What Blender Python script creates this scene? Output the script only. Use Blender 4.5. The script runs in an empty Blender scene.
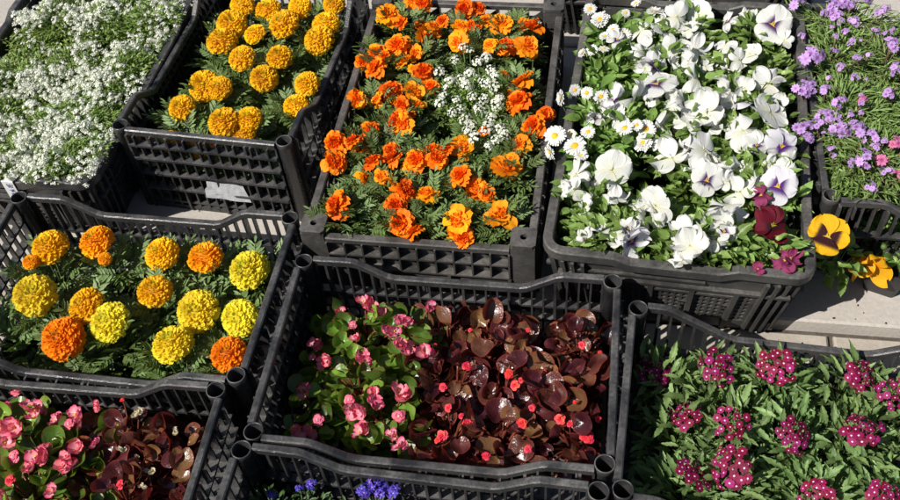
import bpy, math, random
import numpy as np
from mathutils import Matrix, Vector
rng = np.random.default_rng(11)
random.seed(5)
R_ = math.radians
sc = bpy.context.scene
col = sc.collection

# ------------------------------------------------------------------ camera
CAM = np.array([0.23527, -0.90320, 1.61034])
PAN, PITCH, ROLL, FPX = R_(12.5213), R_(50.2557), R_(-6.0372), 983.67
MR = Matrix.Rotation(PAN, 3, 'Z') @ Matrix.Rotation(math.pi/2 - PITCH, 3, 'X') @ Matrix.Rotation(ROLL, 3, 'Z')
MRn = np.array(MR)

def at(px, py, z):
    """survey: where the sight line through a photo pixel meets the height z"""
    d = MRn @ np.array([(px-450)/FPX, -(py-250)/FPX, -1.0])
    return CAM + (z-CAM[2])/d[2]*d

# ------------------------------------------------------------------ mesh tools
class Tpl:
    def __init__(s, V, F, C=None, mi=0):
        s.V = np.asarray(V, float)
        s.tot = np.array([len(f) for f in F])
        s.loops = np.array([i for f in F for i in f])
        s.C = np.zeros((len(s.V), 3)) if C is None else np.asarray(C, float)
        s.mi = np.full(len(s.tot), mi)

def merge(parts):
    t = Tpl.__new__(Tpl); off = 0; lo = []
    for p in parts:
        lo.append(p.loops+off); off += len(p.V)
    t.V = np.concatenate([p.V for p in parts]); t.C = np.concatenate([p.C for p in parts])
    t.loops = np.concatenate(lo); t.tot = np.concatenate([p.tot for p in parts]); t.mi = np.concatenate([p.mi for p in parts])
    return t

def inst(t, Ms, rnd=None, mi=None):
    """bake k transformed copies of a template into one"""
    Ms = np.asarray(Ms); k = len(Ms); n = len(t.V)
    V = np.einsum('kij,nj->kni', Ms[:, :3, :3], t.V) + Ms[:, None, :3, 3]
    o = Tpl.__new__(Tpl)
    o.V = V.reshape(-1, 3)
    C = np.repeat(t.C[None], k, 0).copy()
    C[:, :, 1] = (rng.random(k) if rnd is None else np.asarray(rnd))[:, None]
    o.C = C.reshape(-1, 3)
    o.loops = (t.loops[None]+(np.arange(k)*n)[:, None]).reshape(-1)
    o.tot = np.tile(t.tot, k); o.mi = np.tile(t.mi, k) if mi is None else np.full(len(t.tot)*k, mi)
    return o

def xf(t, M):
    M = np.asarray(M); o = Tpl.__new__(Tpl); o.__dict__.update(t.__dict__)
    o.V = t.V @ M[:3, :3].T + M[:3, 3]; return o

def nrm(v):
    v = np.asarray(v, float); return v/(np.linalg.norm(v, axis=-1, keepdims=True)+1e-9)

def frames(pos, dirs, ups, sx, sy=None, sz=None):
    """template +Y goes along dirs, +Z near ups"""
    pos = np.atleast_2d(pos); k = len(pos)
    y = nrm(np.broadcast_to(dirs, (k, 3))); u = np.broadcast_to(ups, (k, 3))
    x = nrm(np.cross(y, u)); z = np.cross(x, y)
    sx = np.broadcast_to(sx, k); sy = sx if sy is None else np.broadcast_to(sy, k); sz = sx if sz is None else np.broadcast_to(sz, k)
    M = np.zeros((k, 4, 4)); M[:, :3, 0] = x*sx[:, None]; M[:, :3, 1] = y*sy[:, None]; M[:, :3, 2] = z*sz[:, None]
    M[:, :3, 3] = pos; M[:, 3, 3] = 1
    return M

def mesh(name, t, mats, smooth=True):
    me = bpy.data.meshes.new(name)
    me.vertices.add(len(t.V)); me.vertices.foreach_set('co', t.V.astype(np.float32).ravel())
    me.loops.add(len(t.loops)); me.loops.foreach_set('vertex_index', t.loops.astype(np.int32))
    me.polygons.add(len(t.tot)); st = np.concatenate([[0], np.cumsum(t.tot)[:-1]])
    me.polygons.foreach_set('loop_start', st.astype(np.int32))
    me.polygons.foreach_set('material_index', t.mi.astype(np.int32))
    me.polygons.foreach_set('use_smooth', np.full(len(t.tot), smooth))
    me.update(calc_edges=True)
    a = me.attributes.new('col', 'FLOAT_COLOR', 'POINT')
    a.data.foreach_set('color', np.concatenate([t.C, np.ones((len(t.C), 1))], 1).astype(np.float32).ravel())
    for m in (mats if isinstance(mats, (list, tuple)) else [mats]): me.materials.append(m)
    me.validate()
    return me

def obj(name, me, parent=None, M=None):
    o = bpy.data.objects.new(name, me); col.objects.link(o)
    if parent is not None: o.parent = parent
    if M is not None: o.matrix_local = Matrix([list(r) for r in M])
    return o

def tag(o, label=None, cat=None, group=None, kind=None):
    if label: o['label'] = label
    if cat: o['category'] = cat
    if group: o['group'] = group
    if kind: o['kind'] = kind
    return o

def box(x0, x1, y0, y1, z0, z1, mi=0):
    V = [(x, y, z) for z in (z0, z1) for y in (y0, y1) for x in (x0, x1)]
    F = [(0, 2, 3, 1), (4, 5, 7, 6), (0, 1, 5, 4), (2, 6, 7, 3), (0, 4, 6, 2), (1, 3, 7, 5)]
    return Tpl(V, F, mi=mi)

def sweep(path, prof, up=(0, 0, 1), closed=False, mi=0):
    """profile (a: sideways, b: up) swept along a polyline with mitred corners"""
    P = np.asarray(path, float); n = len(P); m = len(prof); V = []
    up = np.array(up, float)
    for i in range(n):
        a = P[(i-1) % n] if (closed or i) else None; b = P[(i+1) % n] if (closed or i < n-1) else None
        d1 = nrm(P[i]-a) if a is not None else None; d2 = nrm(b-P[i]) if b is not None else None
        if d1 is None: d1 = d2
        if d2 is None: d2 = d1
        s1 = nrm(np.cross(d1, up)); s2 = nrm(np.cross(d2, up)); s = nrm(s1+s2); s = s/max(.4, s@s1)
        for (u, v) in prof: V.append(P[i]+s*u+up*v)
    F = []
    for i in range(n if closed else n-1):
        j = (i+1) % n
        for k in range(m):
            l = (k+1) % m; F.append((i*m+k, j*m+k, j*m+l, i*m+l))
    if not closed: F += [tuple(range(m)), tuple(reversed(range((n-1)*m, n*m)))]
    return Tpl(V, F, mi=mi)

def tube(path, r0, r1=None, seg=6, tcol=(0, 0.5, 0)):
    P = np.asarray(path, float); r1 = r0 if r1 is None else r1; n = len(P); V = []; C = []
    for i in range(n):
        d = nrm(P[min(i+1, n-1)]-P[max(i-1, 0)]); a = nrm(np.cross(d, (0.31, 0.2, 0.93) if abs(d[2]) < .9 else (1, 0, 0))); b = np.cross(d, a)
        r = r0+(r1-r0)*i/(n-1)
        for k in range(seg):
            w = 2*math.pi*k/seg; V.append(P[i]+r*(math.cos(w)*a+math.sin(w)*b)); C.append(tcol)
    F = [(i*seg+k, i*seg+(k+1) % seg, (i+1)*seg+(k+1) % seg, (i+1)*seg+k) for i in range(n-1) for k in range(seg)]
    F.append(tuple(range((n-1)*seg, n*seg)))
    return Tpl(V, F, C)

def lathe(prof, seg=20, mi=0, c=(0, .5, 0)):
    V = []; F = []
    for (r, z) in prof:
        for k in range(seg): V.append((r*math.cos(2*math.pi*k/seg), r*math.sin(2*math.pi*k/seg), z))
    for i in range(len(prof)-1):
        for k in range(seg):
            l = (k+1) % seg; F.append((i*seg+k, i*seg+l, (i+1)*seg+l, (i+1)*seg+k))
    return Tpl(V, F, [c]*len(V), mi)

def grid(nu, nv, wf, yf=None, zf=None, b=None):
    """leaf / petal: t runs base to tip, u side to side.  colour = (t, random, |u| or given)"""
    V = []; C = []
    for i in range(nv+1):
        t = i/nv
        for j in range(nu+1):
            u = -1+2*j/nu
            V.append((u*wf(t, u), t if yf is None else yf(t, u), 0 if zf is None else zf(t, u)))
            C.append((t, .5, abs(u) if b is None else b))
    F = [(i*(nu+1)+j, i*(nu+1)+j+1, (i+1)*(nu+1)+j+1, (i+1)*(nu+1)+j) for i in range(nv) for j in range(nu)]
    return Tpl(V, F, C)

# ------------------------------------------------------------------ materials
def newmat(name):
    m = bpy.data.materials.new(name); m.use_nodes = True; nt = m.node_tree
    for n in list(nt.nodes): nt.nodes.remove(n)
    out = nt.nodes.new('ShaderNodeOutputMaterial')
    return m, nt, out
def N(nt, t, **kw):
    n = nt.nodes.new(t)
    for k, v in kw.items():
        if k.startswith('_'): setattr(n, k[1:], v)
        else: n.inputs[k.replace('__', ' ')].default_value = v
    return n
def L(nt, a, b): nt.links.new(a, b)
def mix(nt, fac, a, b, mode='MIX'):
    n = nt.nodes.new('ShaderNodeMix'); n.data_type = 'RGBA'; n.blend_type = mode
    for s, v in ((n.inputs[0], fac), (n.inputs[6], a), (n.inputs[7], b)):
        if isinstance(v, bpy.types.NodeSocket): nt.links.new(v, s)
        else: s.default_value = v if isinstance(v, (int, float)) else (*v, 1)
    return n.outputs[2]
def mrange(nt, v, a, b, c=0., d=1.):
    n = nt.nodes.new('ShaderNodeMapRange'); nt.links.new(v, n.inputs[0])
    for i, x in enumerate((a, b, c, d)): n.inputs[i+1].default_value = x
    return n.outputs[0]

def plantmat(name, c0, c1, c2=None, tpos=(0, 1), var=.35, rough=.5, trans=.3, edge=None, epos=(.75, 1.), spec=.5, ptrans=None, noise=60, nstr=.25, bump=.25, vein=None, coat=0):
    """c0 base -> c1 tip, c2 random third colour; edge tint near |u|=1"""
    m, nt, out = newmat(name)
    at_ = N(nt, 'ShaderNodeAttribute', _attribute_name='col')
    sp = N(nt, 'ShaderNodeSeparateColor'); L(nt, at_.outputs['Color'], sp.inputs[0])
    t, r, u = sp.outputs
    tc = N(nt, 'ShaderNodeTexCoord'); no = N(nt, 'ShaderNodeTexNoise', Scale=noise, Detail=3.); L(nt, tc.outputs['Object'], no.inputs['Vector'])
    c = mix(nt, mrange(nt, t, *tpos), c0, c1)
    if c2 is not None: c = mix(nt, mrange(nt, r, .4, 1, 0, .9), c, c2)
    if edge is not None: c = mix(nt, mrange(nt, u, *epos), c, edge)
    if vein is not None: c = mix(nt, mrange(nt, u, .0, .14, .75, 0), c, vein)
    oi = N(nt, 'ShaderNodeObjectInfo')
    hs = N(nt, 'ShaderNodeHueSaturation')
    ad = N(nt, 'ShaderNodeMath', _operation='ADD'); L(nt, mrange(nt, r, 0, 1, 1-var, 1+var), ad.inputs[0]); L(nt, mrange(nt, oi.outputs['Random'], 0, 1, -.1, .1), ad.inputs[1])
    a2 = N(nt, 'ShaderNodeMath', _operation='ADD'); L(nt, ad.outputs[0], a2.inputs[0]); L(nt, mrange(nt, no.outputs['Fac'], .3, .7, -nstr, nstr), a2.inputs[1])
    L(nt, a2.outputs[0], hs.inputs['Value']); L(nt, c, hs.inputs['Color'])
    hu = N(nt, 'ShaderNodeMath', _operation='ADD'); L(nt, mrange(nt, r, 0, 1, .49, .51), hu.inputs[0]); L(nt, mrange(nt, oi.outputs['Random'], 0, 1, -.007, .007), hu.inputs[1])
    L(nt, hu.outputs[0], hs.inputs['Hue'])
    p = N(nt, 'ShaderNodeBsdfPrincipled', Roughness=rough); p.inputs['Specular IOR Level'].default_value = spec
    p.inputs['Coat Weight'].default_value = coat; p.inputs['Coat Roughness'].default_value = .25
    L(nt, hs.outputs[0], p.inputs['Base Color'])
    if bump:
        b = N(nt, 'ShaderNodeBump', Strength=bump, Distance=.002); n2 = N(nt, 'ShaderNodeTexNoise', Scale=noise*6, Detail=2.)
        L(nt, tc.outputs['Object'], n2.inputs['Vector']); L(nt, n2.outputs['Fac'], b.inputs['Height']); L(nt, b.outputs[0], p.inputs['Normal'])
    tr = N(nt, 'ShaderNodeBsdfTranslucent')
    if ptrans is None: L(nt, hs.outputs[0], tr.inputs['Color'])
    else: L(nt, mix(nt, .6, hs.outputs[0], ptrans), tr.inputs['Color'])
    ms = N(nt, 'ShaderNodeMixShader', Fac=trans); L(nt, p.outputs[0], ms.inputs[1]); L(nt, tr.outputs[0], ms.inputs[2])
    L(nt, ms.outputs[0], out.inputs[0])
    return m

def pansymat(name, body, blotch, eye=(.85, .6, .08), lo=.28, hi=.5, trans=.25, tipc=None):
    m, nt, out = newmat(name)
    at_ = N(nt, 'ShaderNodeAttribute', _attribute_name='col')
    sp = N(nt, 'ShaderNodeSeparateColor'); L(nt, at_.outputs['Color'], sp.inputs[0]); t, r, bb = sp.outputs
    def mth(op, x, y=None):
        n = nt.nodes.new('ShaderNodeMath'); n.operation = op
        for i, v in enumerate((x, y)):
            if v is None: continue
            if isinstance(v, (int, float)): n.inputs[i].default_value = v
            else: L(nt, v, n.inputs[i])
        return n.outputs[0]
    b = mth('GREATER_THAN', bb, .5); uu = mth('FRACT', mth('MULTIPLY', bb, 2.))
    tc = N(nt, 'ShaderNodeTexCoord'); no = N(nt, 'ShaderNodeTexNoise', Scale=130., Detail=2.); L(nt, tc.outputs['Object'], no.inputs['Vector'])
    ve = mth('POWER', mth('ABSOLUTE', mth('SINE', mth('ADD', mth('MULTIPLY', uu, 30.), mth('MULTIPLY', no.outputs['Fac'], 2.5)))), 5.)
    c = mix(nt, mrange(nt, r, 0, 1, 0, .5), body, tipc if tipc else tuple(x*.8 for x in body))
    c = mix(nt, mth('MULTIPLY', ve, .22), c, tuple(x*.72 for x in body))
    tn = N(nt, 'ShaderNodeMath', _operation='ADD'); L(nt, t, tn.inputs[0]); L(nt, mrange(nt, no.outputs['Fac'], .3, .7, -.12, .12), tn.inputs[1])
    k = mrange(nt, tn.outputs[0], lo, hi, 1, 0)
    mu = N(nt, 'ShaderNodeMath', _operation='MULTIPLY'); L(nt, k, mu.inputs[0]); L(nt, b, mu.inputs[1])
    c = mix(nt, mu.outputs[0], c, blotch)
    c = mix(nt, mrange(nt, t, .04, .09, 1, 0), c, eye)
    p = N(nt, 'ShaderNodeBsdfPrincipled', Roughness=.55); p.inputs['Specular IOR Level'].default_value = .3
    L(nt, c, p.inputs['Base Color'])
    bu = N(nt, 'ShaderNodeBump', Strength=.35, Distance=.002); w = N(nt, 'ShaderNodeTexNoise', Scale=220., Detail=3.); L(nt, tc.outputs['Object'], w.inputs['Vector']); L(nt, mth('SUBTRACT', w.outputs['Fac'], mth('MULTIPLY', ve, .6)), bu.inputs['Height']); L(nt, bu.outputs[0], p.inputs['Normal'])
    tr = N(nt, 'ShaderNodeBsdfTranslucent'); L(nt, c, tr.inputs['Color'])
    ms = N(nt, 'ShaderNodeMixShader', Fac=trans); L(nt, p.outputs[0], ms.inputs[1]); L(nt, tr.outputs[0], ms.inputs[2]); L(nt, ms.outputs[0], out.inputs[0])
    return m

def plastic(name, c=(.03, .031, .034), dust=(.16, .15, .14), amt=.5, rough=.42):
    m, nt, out = newmat(name)
    tc = N(nt, 'ShaderNodeTexCoord'); ge = N(nt, 'ShaderNodeNewGeometry')
    n1 = N(nt, 'ShaderNodeTexNoise', Scale=14., Detail=6., Roughness=.65); L(nt, tc.outputs['Object'], n1.inputs['Vector'])
    n2 = N(nt, 'ShaderNodeTexNoise', Scale=160., Detail=4., Roughness=.7); L(nt, tc.outputs['Object'], n2.inputs['Vector'])
    mp = N(nt, 'ShaderNodeMapping'); mp.inputs['Scale'].default_value = (30, 30, 300); L(nt, tc.outputs['Object'], mp.inputs['Vector'])
    n3 = N(nt, 'ShaderNodeTexNoise', Scale=3., Detail=3.); L(nt, mp.outputs[0], n3.inputs['Vector'])
    sp = N(nt, 'ShaderNodeSeparateXYZ'); L(nt, ge.outputs['Normal'], sp.inputs[0])
    up = mrange(nt, sp.outputs[2], .2, .9, .35, 1)
    mu = N(nt, 'ShaderNodeMath', _operation='MULTIPLY'); L(nt, up, mu.inputs[0]); L(nt, mrange(nt, n1.outputs['Fac'], .38, .66, 0.06, 1), mu.inputs[1])
    m2 = N(nt, 'ShaderNodeMath', _operation='MULTIPLY'); L(nt, mu.outputs[0], m2.inputs[0]); L(nt, mrange(nt, n2.outputs['Fac'], .35, .65, .4*amt, amt), m2.inputs[1])
    cc = mix(nt, m2.outputs[0], c, dust)
    n4 = N(nt, 'ShaderNodeTexNoise', Scale=5., Detail=3.); L(nt, tc.outputs['Object'], n4.inputs['Vector'])
    m3 = N(nt, 'ShaderNodeMath', _operation='MULTIPLY'); L(nt, mrange(nt, n4.outputs['Fac'], .5, .66, 0, .26), m3.inputs[0]); L(nt, mrange(nt, n3.outputs['Fac'], .35, .6, .3, 1), m3.inputs[1])
    cc = mix(nt, m3.outputs[0], cc, dust)
    spk = mrange(nt, n2.outputs['Fac'], .70, .74, 0, .55)
    cc = mix(nt, spk, cc, (.35, .33, .3))
    p = N(nt, 'ShaderNodeBsdfPrincipled', Roughness=rough)
    L(nt, cc, p.inputs['Base Color']); L(nt, mrange(nt, m2.outputs[0], 0, amt, rough-.06, rough+.3), p.inputs['Roughness'])
    b = N(nt, 'ShaderNodeBump', Strength=.35, Distance=.0015)
    ad = N(nt, 'ShaderNodeMath', _operation='ADD'); L(nt, n2.outputs['Fac'], ad.inputs[0]); L(nt, n3.outputs['Fac'], ad.inputs[1])
    L(nt, ad.outputs[0], b.inputs['Height']); L(nt, b.outputs[0], p.inputs['Normal'])
    L(nt, p.outputs[0], out.inputs[0])
    return m

def simple(name, c, rough=.7, c2=None, scale=40., bump=.3, dist=.003, spec=.5):
    m, nt, out = newmat(name)
    tc = N(nt, 'ShaderNodeTexCoord'); n1 = N(nt, 'ShaderNodeTexNoise', Scale=scale, Detail=6., Roughness=.65); L(nt, tc.outputs['Object'], n1.inputs['Vector'])
    cc = mix(nt, mrange(nt, n1.outputs['Fac'], .35, .65), c, c2 or tuple(x*.6 for x in c))
    p = N(nt, 'ShaderNodeBsdfPrincipled', Roughness=rough); p.inputs['Specular IOR Level'].default_value = spec
    L(nt, cc, p.inputs['Base Color'])
    b = N(nt, 'ShaderNodeBump', Strength=bump, Distance=dist); L(nt, n1.outputs['Fac'], b.inputs['Height']); L(nt, b.outputs[0], p.inputs['Normal'])
    L(nt, p.outputs[0], out.inputs[0]); return m

M_ = {}
M_['black'] = plastic('black_crate_plastic', (.020, .0205, .023), (.22, .21, .20), .7, .30)
M_['worn'] = plastic('worn_grey_crate_plastic', (.034, .033, .032), (.25, .23, .21), .75, .42)
M_['grey'] = plastic('dusty_charcoal_crate_plastic', (.036, .035, .034), (.24, .225, .205), .75, .42)
M_['pot'] = plastic('black_pot_plastic', (.02, .02, .021), (.09, .085, .08), .5, .5)
M_['soil'] = simple('damp_potting_soil', (.022, .014, .009), .9, (.008, .005, .004), 150, .9, .006)
M_['mar_leaf'] = plantmat('marigold_leaf', (.105, .175, .04), (.16, .25, .06), (.18, .25, .10), rough=.5, trans=.22, ptrans=(.16, .28, .03), vein=(.12, .18, .08))
M_['ped'] = plantmat('green_stem', (.09, .15, .04), (.08, .13, .035), rough=.5, trans=.1, bump=0)
GOLD = dict(
    orange=((.92, .24, .004), (1., .36, .006)), gold=((.97, .51, .007), (1., .67, .016)),
    amber=((.93, .32, .004), (1., .48, .008)), yellow=((.95, .68, .012), (.98, .84, .05)), lemon=((.90, .72, .015), (.95, .86, .06)))
for k, (a, b) in GOLD.items():
    M_[k] = plantmat('petal_'+k, a, b, None, (.0, .7), edge=tuple(x*.55+y for x, y in zip(b, (0, .10, .01))), epos=(.7, 1.), var=.10, rough=.6, trans=.38, spec=.25, nstr=.06, bump=.15)
M_['flame'] = plantmat('petal_flame_orange', (.92, .10, .003), (1., .20, .005), (1., .27, .006), (.0, .9), var=.1, rough=.6, trans=.28, spec=.25, nstr=.08, bump=.2)
M_['tanger'] = plantmat('petal_tangerine', (.98, .22, .004), (1., .33, .006), (1., .40, .008), (.1, .9), var=.08, rough=.6, trans=.28, spec=.25, nstr=.06, bump=.2)
M_['white'] = plantmat('petal_white', (.72, .74, .66), (.82, .82, .80), None, var=.05, rough=.6, trans=.25, spec=.3, nstr=.03, bump=.1)
M_['alys'] = plantmat('alyssum_petal', (.74, .80, .54), (.86, .88, .78), None, (.0, .4), var=.06, rough=.65, trans=.2, spec=.2, nstr=.02, bump=0)
M_['disk'] = plantmat('yellow_disk', (.82, .42, .01), (.9, .6, .03), None, var=.2, rough=.7, trans=0, bump=0)
M_['alys_leaf'] = plantmat('alyssum_leaf', (.16, .27, .05), (.25, .38, .08), (.32, .40, .12), rough=.5, trans=.3, ptrans=(.3, .45, .05))
M_['pansy_leaf'] = plantmat('pansy_leaf', (.15, .26, .05), (.21, .34, .075), (.28, .38, .11), rough=.38, trans=.28, ptrans=(.25, .4, .04), vein=(.2, .3, .1))
M_['daisy_leaf'] = plantmat('daisy_leaf', (.15, .26, .05), (.20, .33, .07), rough=.45, trans=.25, ptrans=(.25, .42, .05), vein=(.2, .3, .1))
M_['verb_leaf'] = plantmat('verbena_leaf', (.11, .20, .055), (.18, .29, .09), (.24, .33, .12), rough=.5, trans=.25, ptrans=(.25, .38, .05), vein=(.17, .25, .1))
M_['phlox_leaf'] = plantmat('phlox_needle', (.14, .24, .05), (.22, .36, .08), (.27, .35, .13), rough=.55, trans=.2, ptrans=(.25, .32, .06), bump=0)
M_['phlox_stem'] = plantmat('phlox_stem', (.17, .11, .06), (.16, .13, .06), (.10, .05, .03), rough=.7, trans=0, bump=0)
M_['lob_leaf'] = plantmat('lobelia_leaf', (.04, .08, .02), (.07, .13, .03), rough=.45, trans=.25)
M_['beg_green'] = plantmat('begonia_green_leaf', (.07, .15, .022), (.11, .21, .03), (.20, .32, .04), rough=.34, trans=.28, var=.4, bump=.5, ptrans=(.34, .48, .03), edge=(.28, .06, .03), epos=(.9, 1.05), noise=40, nstr=.2, vein=(.13, .2, .06), coat=.4)
M_['beg_bronze'] = plantmat('begonia_bronze_leaf', (.062, .011, .014), (.11, .022, .024), (.15, .075, .030), rough=.27, trans=.2, ptrans=(.5, .05, .04), edge=(.22, .04, .03), epos=(.86, 1.0), noise=45, nstr=.35, vein=(.12, .03, .02), coat=.6, bump=.6, var=.45)
M_['beg_stem'] = plantmat('begonia_stem', (.2, .05, .03), (.25, .08, .04), rough=.35, trans=.1, bump=0)
M_['pink'] = plantmat('begonia_pink_petal', (.94, .62, .66), (.86, .06, .17), (.92, .28, .40), (.3, .95), var=.1, rough=.4, trans=.3, nstr=.15, noise=90)
M_['coral'] = plantmat('begonia_coral_bloom', (.78, .02, .04), (.86, .035, .06), (.90, .07, .09), var=.12, rough=.4, trans=.25, nstr=.08)
M_['cream'] = plantmat('cream_bud', (.6, .55, .35), (.75, .68, .5), var=.1, rough=.5, trans=.25)
M_['verb'] = plantmat('verbena_petal', (.27, .006, .055), (.24, .004, .035), (.30, .015, .15), var=.3, rough=.5, trans=.2, nstr=.1, spec=.3, ptrans=(.5, .02, .1))
M_['eye'] = plantmat('white_eye', (.8, .72, .76), (.8, .75, .78), var=.03, rough=.6, trans=.1, bump=0)
M_['phlox'] = plantmat('phlox_petal', (.32, .10, .42), (.58, .36, .74), (.62, .40, .78), (.1, .45), var=.12, rough=.55, trans=.28, nstr=.06)
M_['phloxpink'] = plantmat('phlox_pink_petal', (.5, .05, .2), (.75, .22, .42), None, (.1, .45), var=.12, rough=.55, trans=.28)
M_['lob'] = plantmat('lobelia_petal', (.12, .06, .5), (.10, .07, .62), (.16, .08, .55), var=.2, rough=.5, trans=.25)
M_['pw'] = pansymat('white_pansy_petal', (.84, .84, .81), (.07, .01, .12), tipc=(.82, .83, .76), lo=.2, hi=.40)
M_['pwplain'] = pansymat('plain_white_pansy_petal', (.84, .84, .81), (.80, .80, .66), eye=(.7, .7, .35), tipc=(.82, .83, .75))
M_['pl'] = pansymat('lilac_white_pansy_petal', (.80, .78, .83), (.09, .015, .19), tipc=(.84, .83, .84), lo=.25, hi=.52)
M_['pm'] = pansymat('maroon_pansy_petal', (.14, .003, .016), (.03, .001, .005), eye=(.5, .45, .05), tipc=(.16, .004, .02))
M_['pmag'] = pansymat('magenta_pansy_petal', (.30, .035, .12), (.15, .01, .06), tipc=(.38, .07, .18))
M_['py'] = pansymat('yellow_pansy_petal', (.92, .50, .006), (.035, .002, .006), lo=.5, hi=.58, tipc=(.93, .55, .01))
M_['po'] = pansymat('orange_pansy_petal', (.94, .47, .012), (.8, .24, .005), tipc=(.95, .54, .02), lo=.1, hi=.4)
M_['sepal'] = plantmat('green_sepal', (.12, .2, .05), (.14, .24, .06), rough=.5, trans=.15, bump=0)
M_['paper'] = simple('dirty_white_paper', (.60, .60, .62), .7, (.42, .42, .45), 60, .3)
M_['tape'] = simple('white_tape', (.74, .74, .74), .5, (.6, .6, .6), 60, .1)
M_['ink'] = simple('blue_ink', (.03, .06, .3), .5, (.05, .08, .35), 60, .0)

# paving
def stone(name, c1, c2, sc_=3.):
    m, nt, out = newmat(name)
    tc = N(nt, 'ShaderNodeTexCoord')
    n1 = N(nt, 'ShaderNodeTexNoise', Scale=sc_, Detail=8., Roughness=.6); n2 = N(nt, 'ShaderNodeTexNoise', Scale=120., Detail=4., Roughness=.7)
    n3 = N(nt, 'ShaderNodeTexVoronoi', Scale=160.)
    for n in (n1, n2, n3): L(nt, tc.outputs['Object'], n.inputs['Vector'])
    c = mix(nt, mrange(nt, n1.outputs['Fac'], .35, .65), c1, c2)
    c = mix(nt, mrange(nt, n2.outputs['Fac'], .35, .7, 0, .35), c, tuple(x*.55 for x in c2))
    c = mix(nt, mrange(nt, n3.outputs['Distance'], .03, .12, .22, 0), c, (.14, .12, .10))
    p = N(nt, 'ShaderNodeBsdfPrincipled', Roughness=.85); L(nt, c, p.inputs['Base Color'])
    b = N(nt, 'ShaderNodeBump', Strength=.5, Distance=.002); L(nt, n2.outputs['Fac'], b.inputs['Height']); L(nt, b.outputs[0], p.inputs['Normal'])
    L(nt, p.outputs[0], out.inputs[0]); return m
M_['pave'] = stone('pale_paving_stone', (.56, .52, .47), (.48, .44, .39))
M_['pave2'] = stone('beige_paving_edge', (.50, .45, .38), (.42, .37, .31), 7)
M_['joint'] = simple('sandy_joint', (.12, .10, .08), .95, (.06, .05, .04), 90, .8)

# ------------------------------------------------------------------ setting
LEDGE = .035
g = box(-60, 60, -60, 60, -.02, 0)
tag(obj('ground', mesh('ground', g, M_['joint'], False)), kind='structure')
def slabs(x0, x1, y0, y1, sx, sy, ztop, z0, gap=.0055, shift=.37):
    out = []; j = 0; y = y0
    while y < y1-1e-6:
        x = x0 - (shift*sx if j % 2 else 0)
        while x < x1:
            a, b, c, d = x+gap, x+sx-gap, y+gap, min(y+sy, y1)-gap; e = .004; z = ztop+random.uniform(-.0008, .0008)
            V = [(a, c, z0), (b, c, z0), (b, d, z0), (a, d, z0), (a, c, z-e), (b, c, z-e), (b, d, z-e), (a, d, z-e), (a+e, c+e, z), (b-e, c+e, z), (b-e, d-e, z), (a+e, d-e, z)]
            F = [(0, 1, 5, 4), (1, 2, 6, 5), (2, 3, 7, 6), (3, 0, 4, 7), (4, 5, 9, 8), (5, 6, 10, 9), (6, 7, 11, 10), (7, 4, 8, 11), (8, 9, 10, 11)]
            out.append(Tpl(V, F)); x += sx
        y += sy; j += 1
    return merge(out)
YE = at(862, 327, LEDGE)[1]
lo = slabs(-3, 3, YE-3.2, YE-.002, .8, .8, .012, -.01)
tag(obj('pavement', mesh('pavement', lo, M_['pave2'], False)), kind='structure')
hi = slabs(-3.1, 3.5, YE, YE+4.8, 1.1, .8, LEDGE, -.01, shift=.5)
tag(obj('raised_pavement', mesh('raised_pavement', hi, M_['pave'], False)), kind='structure')

# ------------------------------------------------------------------ crates
def ring(n0, n1): pass
RIM = [(-.0066, -.0135), (-.0066, -.002), (-.0044, 0), (.0044, 0), (.0066, -.002), (.0066, -.0135), (.005, -.016), (-.005, -.016)]

def side_path(Lh, dip, h, fa=.70, fb=.46):
    """rim height along one side, from -Lh to Lh"""
    if not dip: return [(-Lh, h), (Lh, h)]
    a, b = Lh*fa, Lh*fb
    P = [(-Lh, h), (-a-.008, h), (-a+.004, h-.004), (-b-.008, h-dip+.004), (-b+.006, h-dip), (b-.006, h-dip), (b+.008, h-dip+.004), (a-.004, h-.004), (a+.008, h), (Lh, h)]
    return P
def zat(P, x):
    for (a, za), (b, zb) in zip(P, P[1:]):
        if a <= x <= b: return za+(zb-za)*(x-a)/(b-a+1e-9)
    return P[-1][1]

def tube_side(Lh, off, dip, h, pitch=.0212, fa=.70):
    """one wall in local frame: runs along x, outside is -y; y=-off"""
    T = .017; P = side_path(Lh-2*T, dip, h, fa, .46 if fa < .8 else .42); out = []
    rim = sweep([(x, -off+T*.55, z) for x, z in P], RIM)
    y0 = -off+T*.55
    n = int(2*(Lh-2*T)/pitch); xs = np.linspace(-(Lh-2*T), Lh-2*T, n+1)
    zs = [.022, .066, .11, .154, .192]
    for i, x in enumerate(xs):
        top = zat(P, x)-.012
        heavy = i % 4 == 0
        w = .0017 if not heavy else .0024
        out.append(box(x-w, x+w, y0-(.011 if heavy else .006), y0+.0046, .004, top))
    for k, z in enumerate(zs):
        if z > h-dip-.03: continue
        hv = k != 0
        out.append(box(-(Lh-2*T), Lh-2*T, y0-(.0125 if hv else .0055), y0+.0041, z-.0026, z+.0026))
    out.append(box(-(Lh-2*T), Lh-2*T, y0-.006, y0+.004, 0, .012))
    # gusset ribs under the rim
    for x in np.linspace(-(Lh-2*T)*.9, (Lh-2*T)*.9, 9):
        z = zat(P, x)-.012; out.append(box(x-.0015, x+.0015, y0-.013, y0-.003, z-.03, z))
    return rim, merge(out)

def rotz(t, a, x=0, y=0, z=0):
    return xf(t, np.array(Matrix.Translation((x, y, z)) @ Matrix.Rotation(a, 4, 'Z')))

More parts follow.
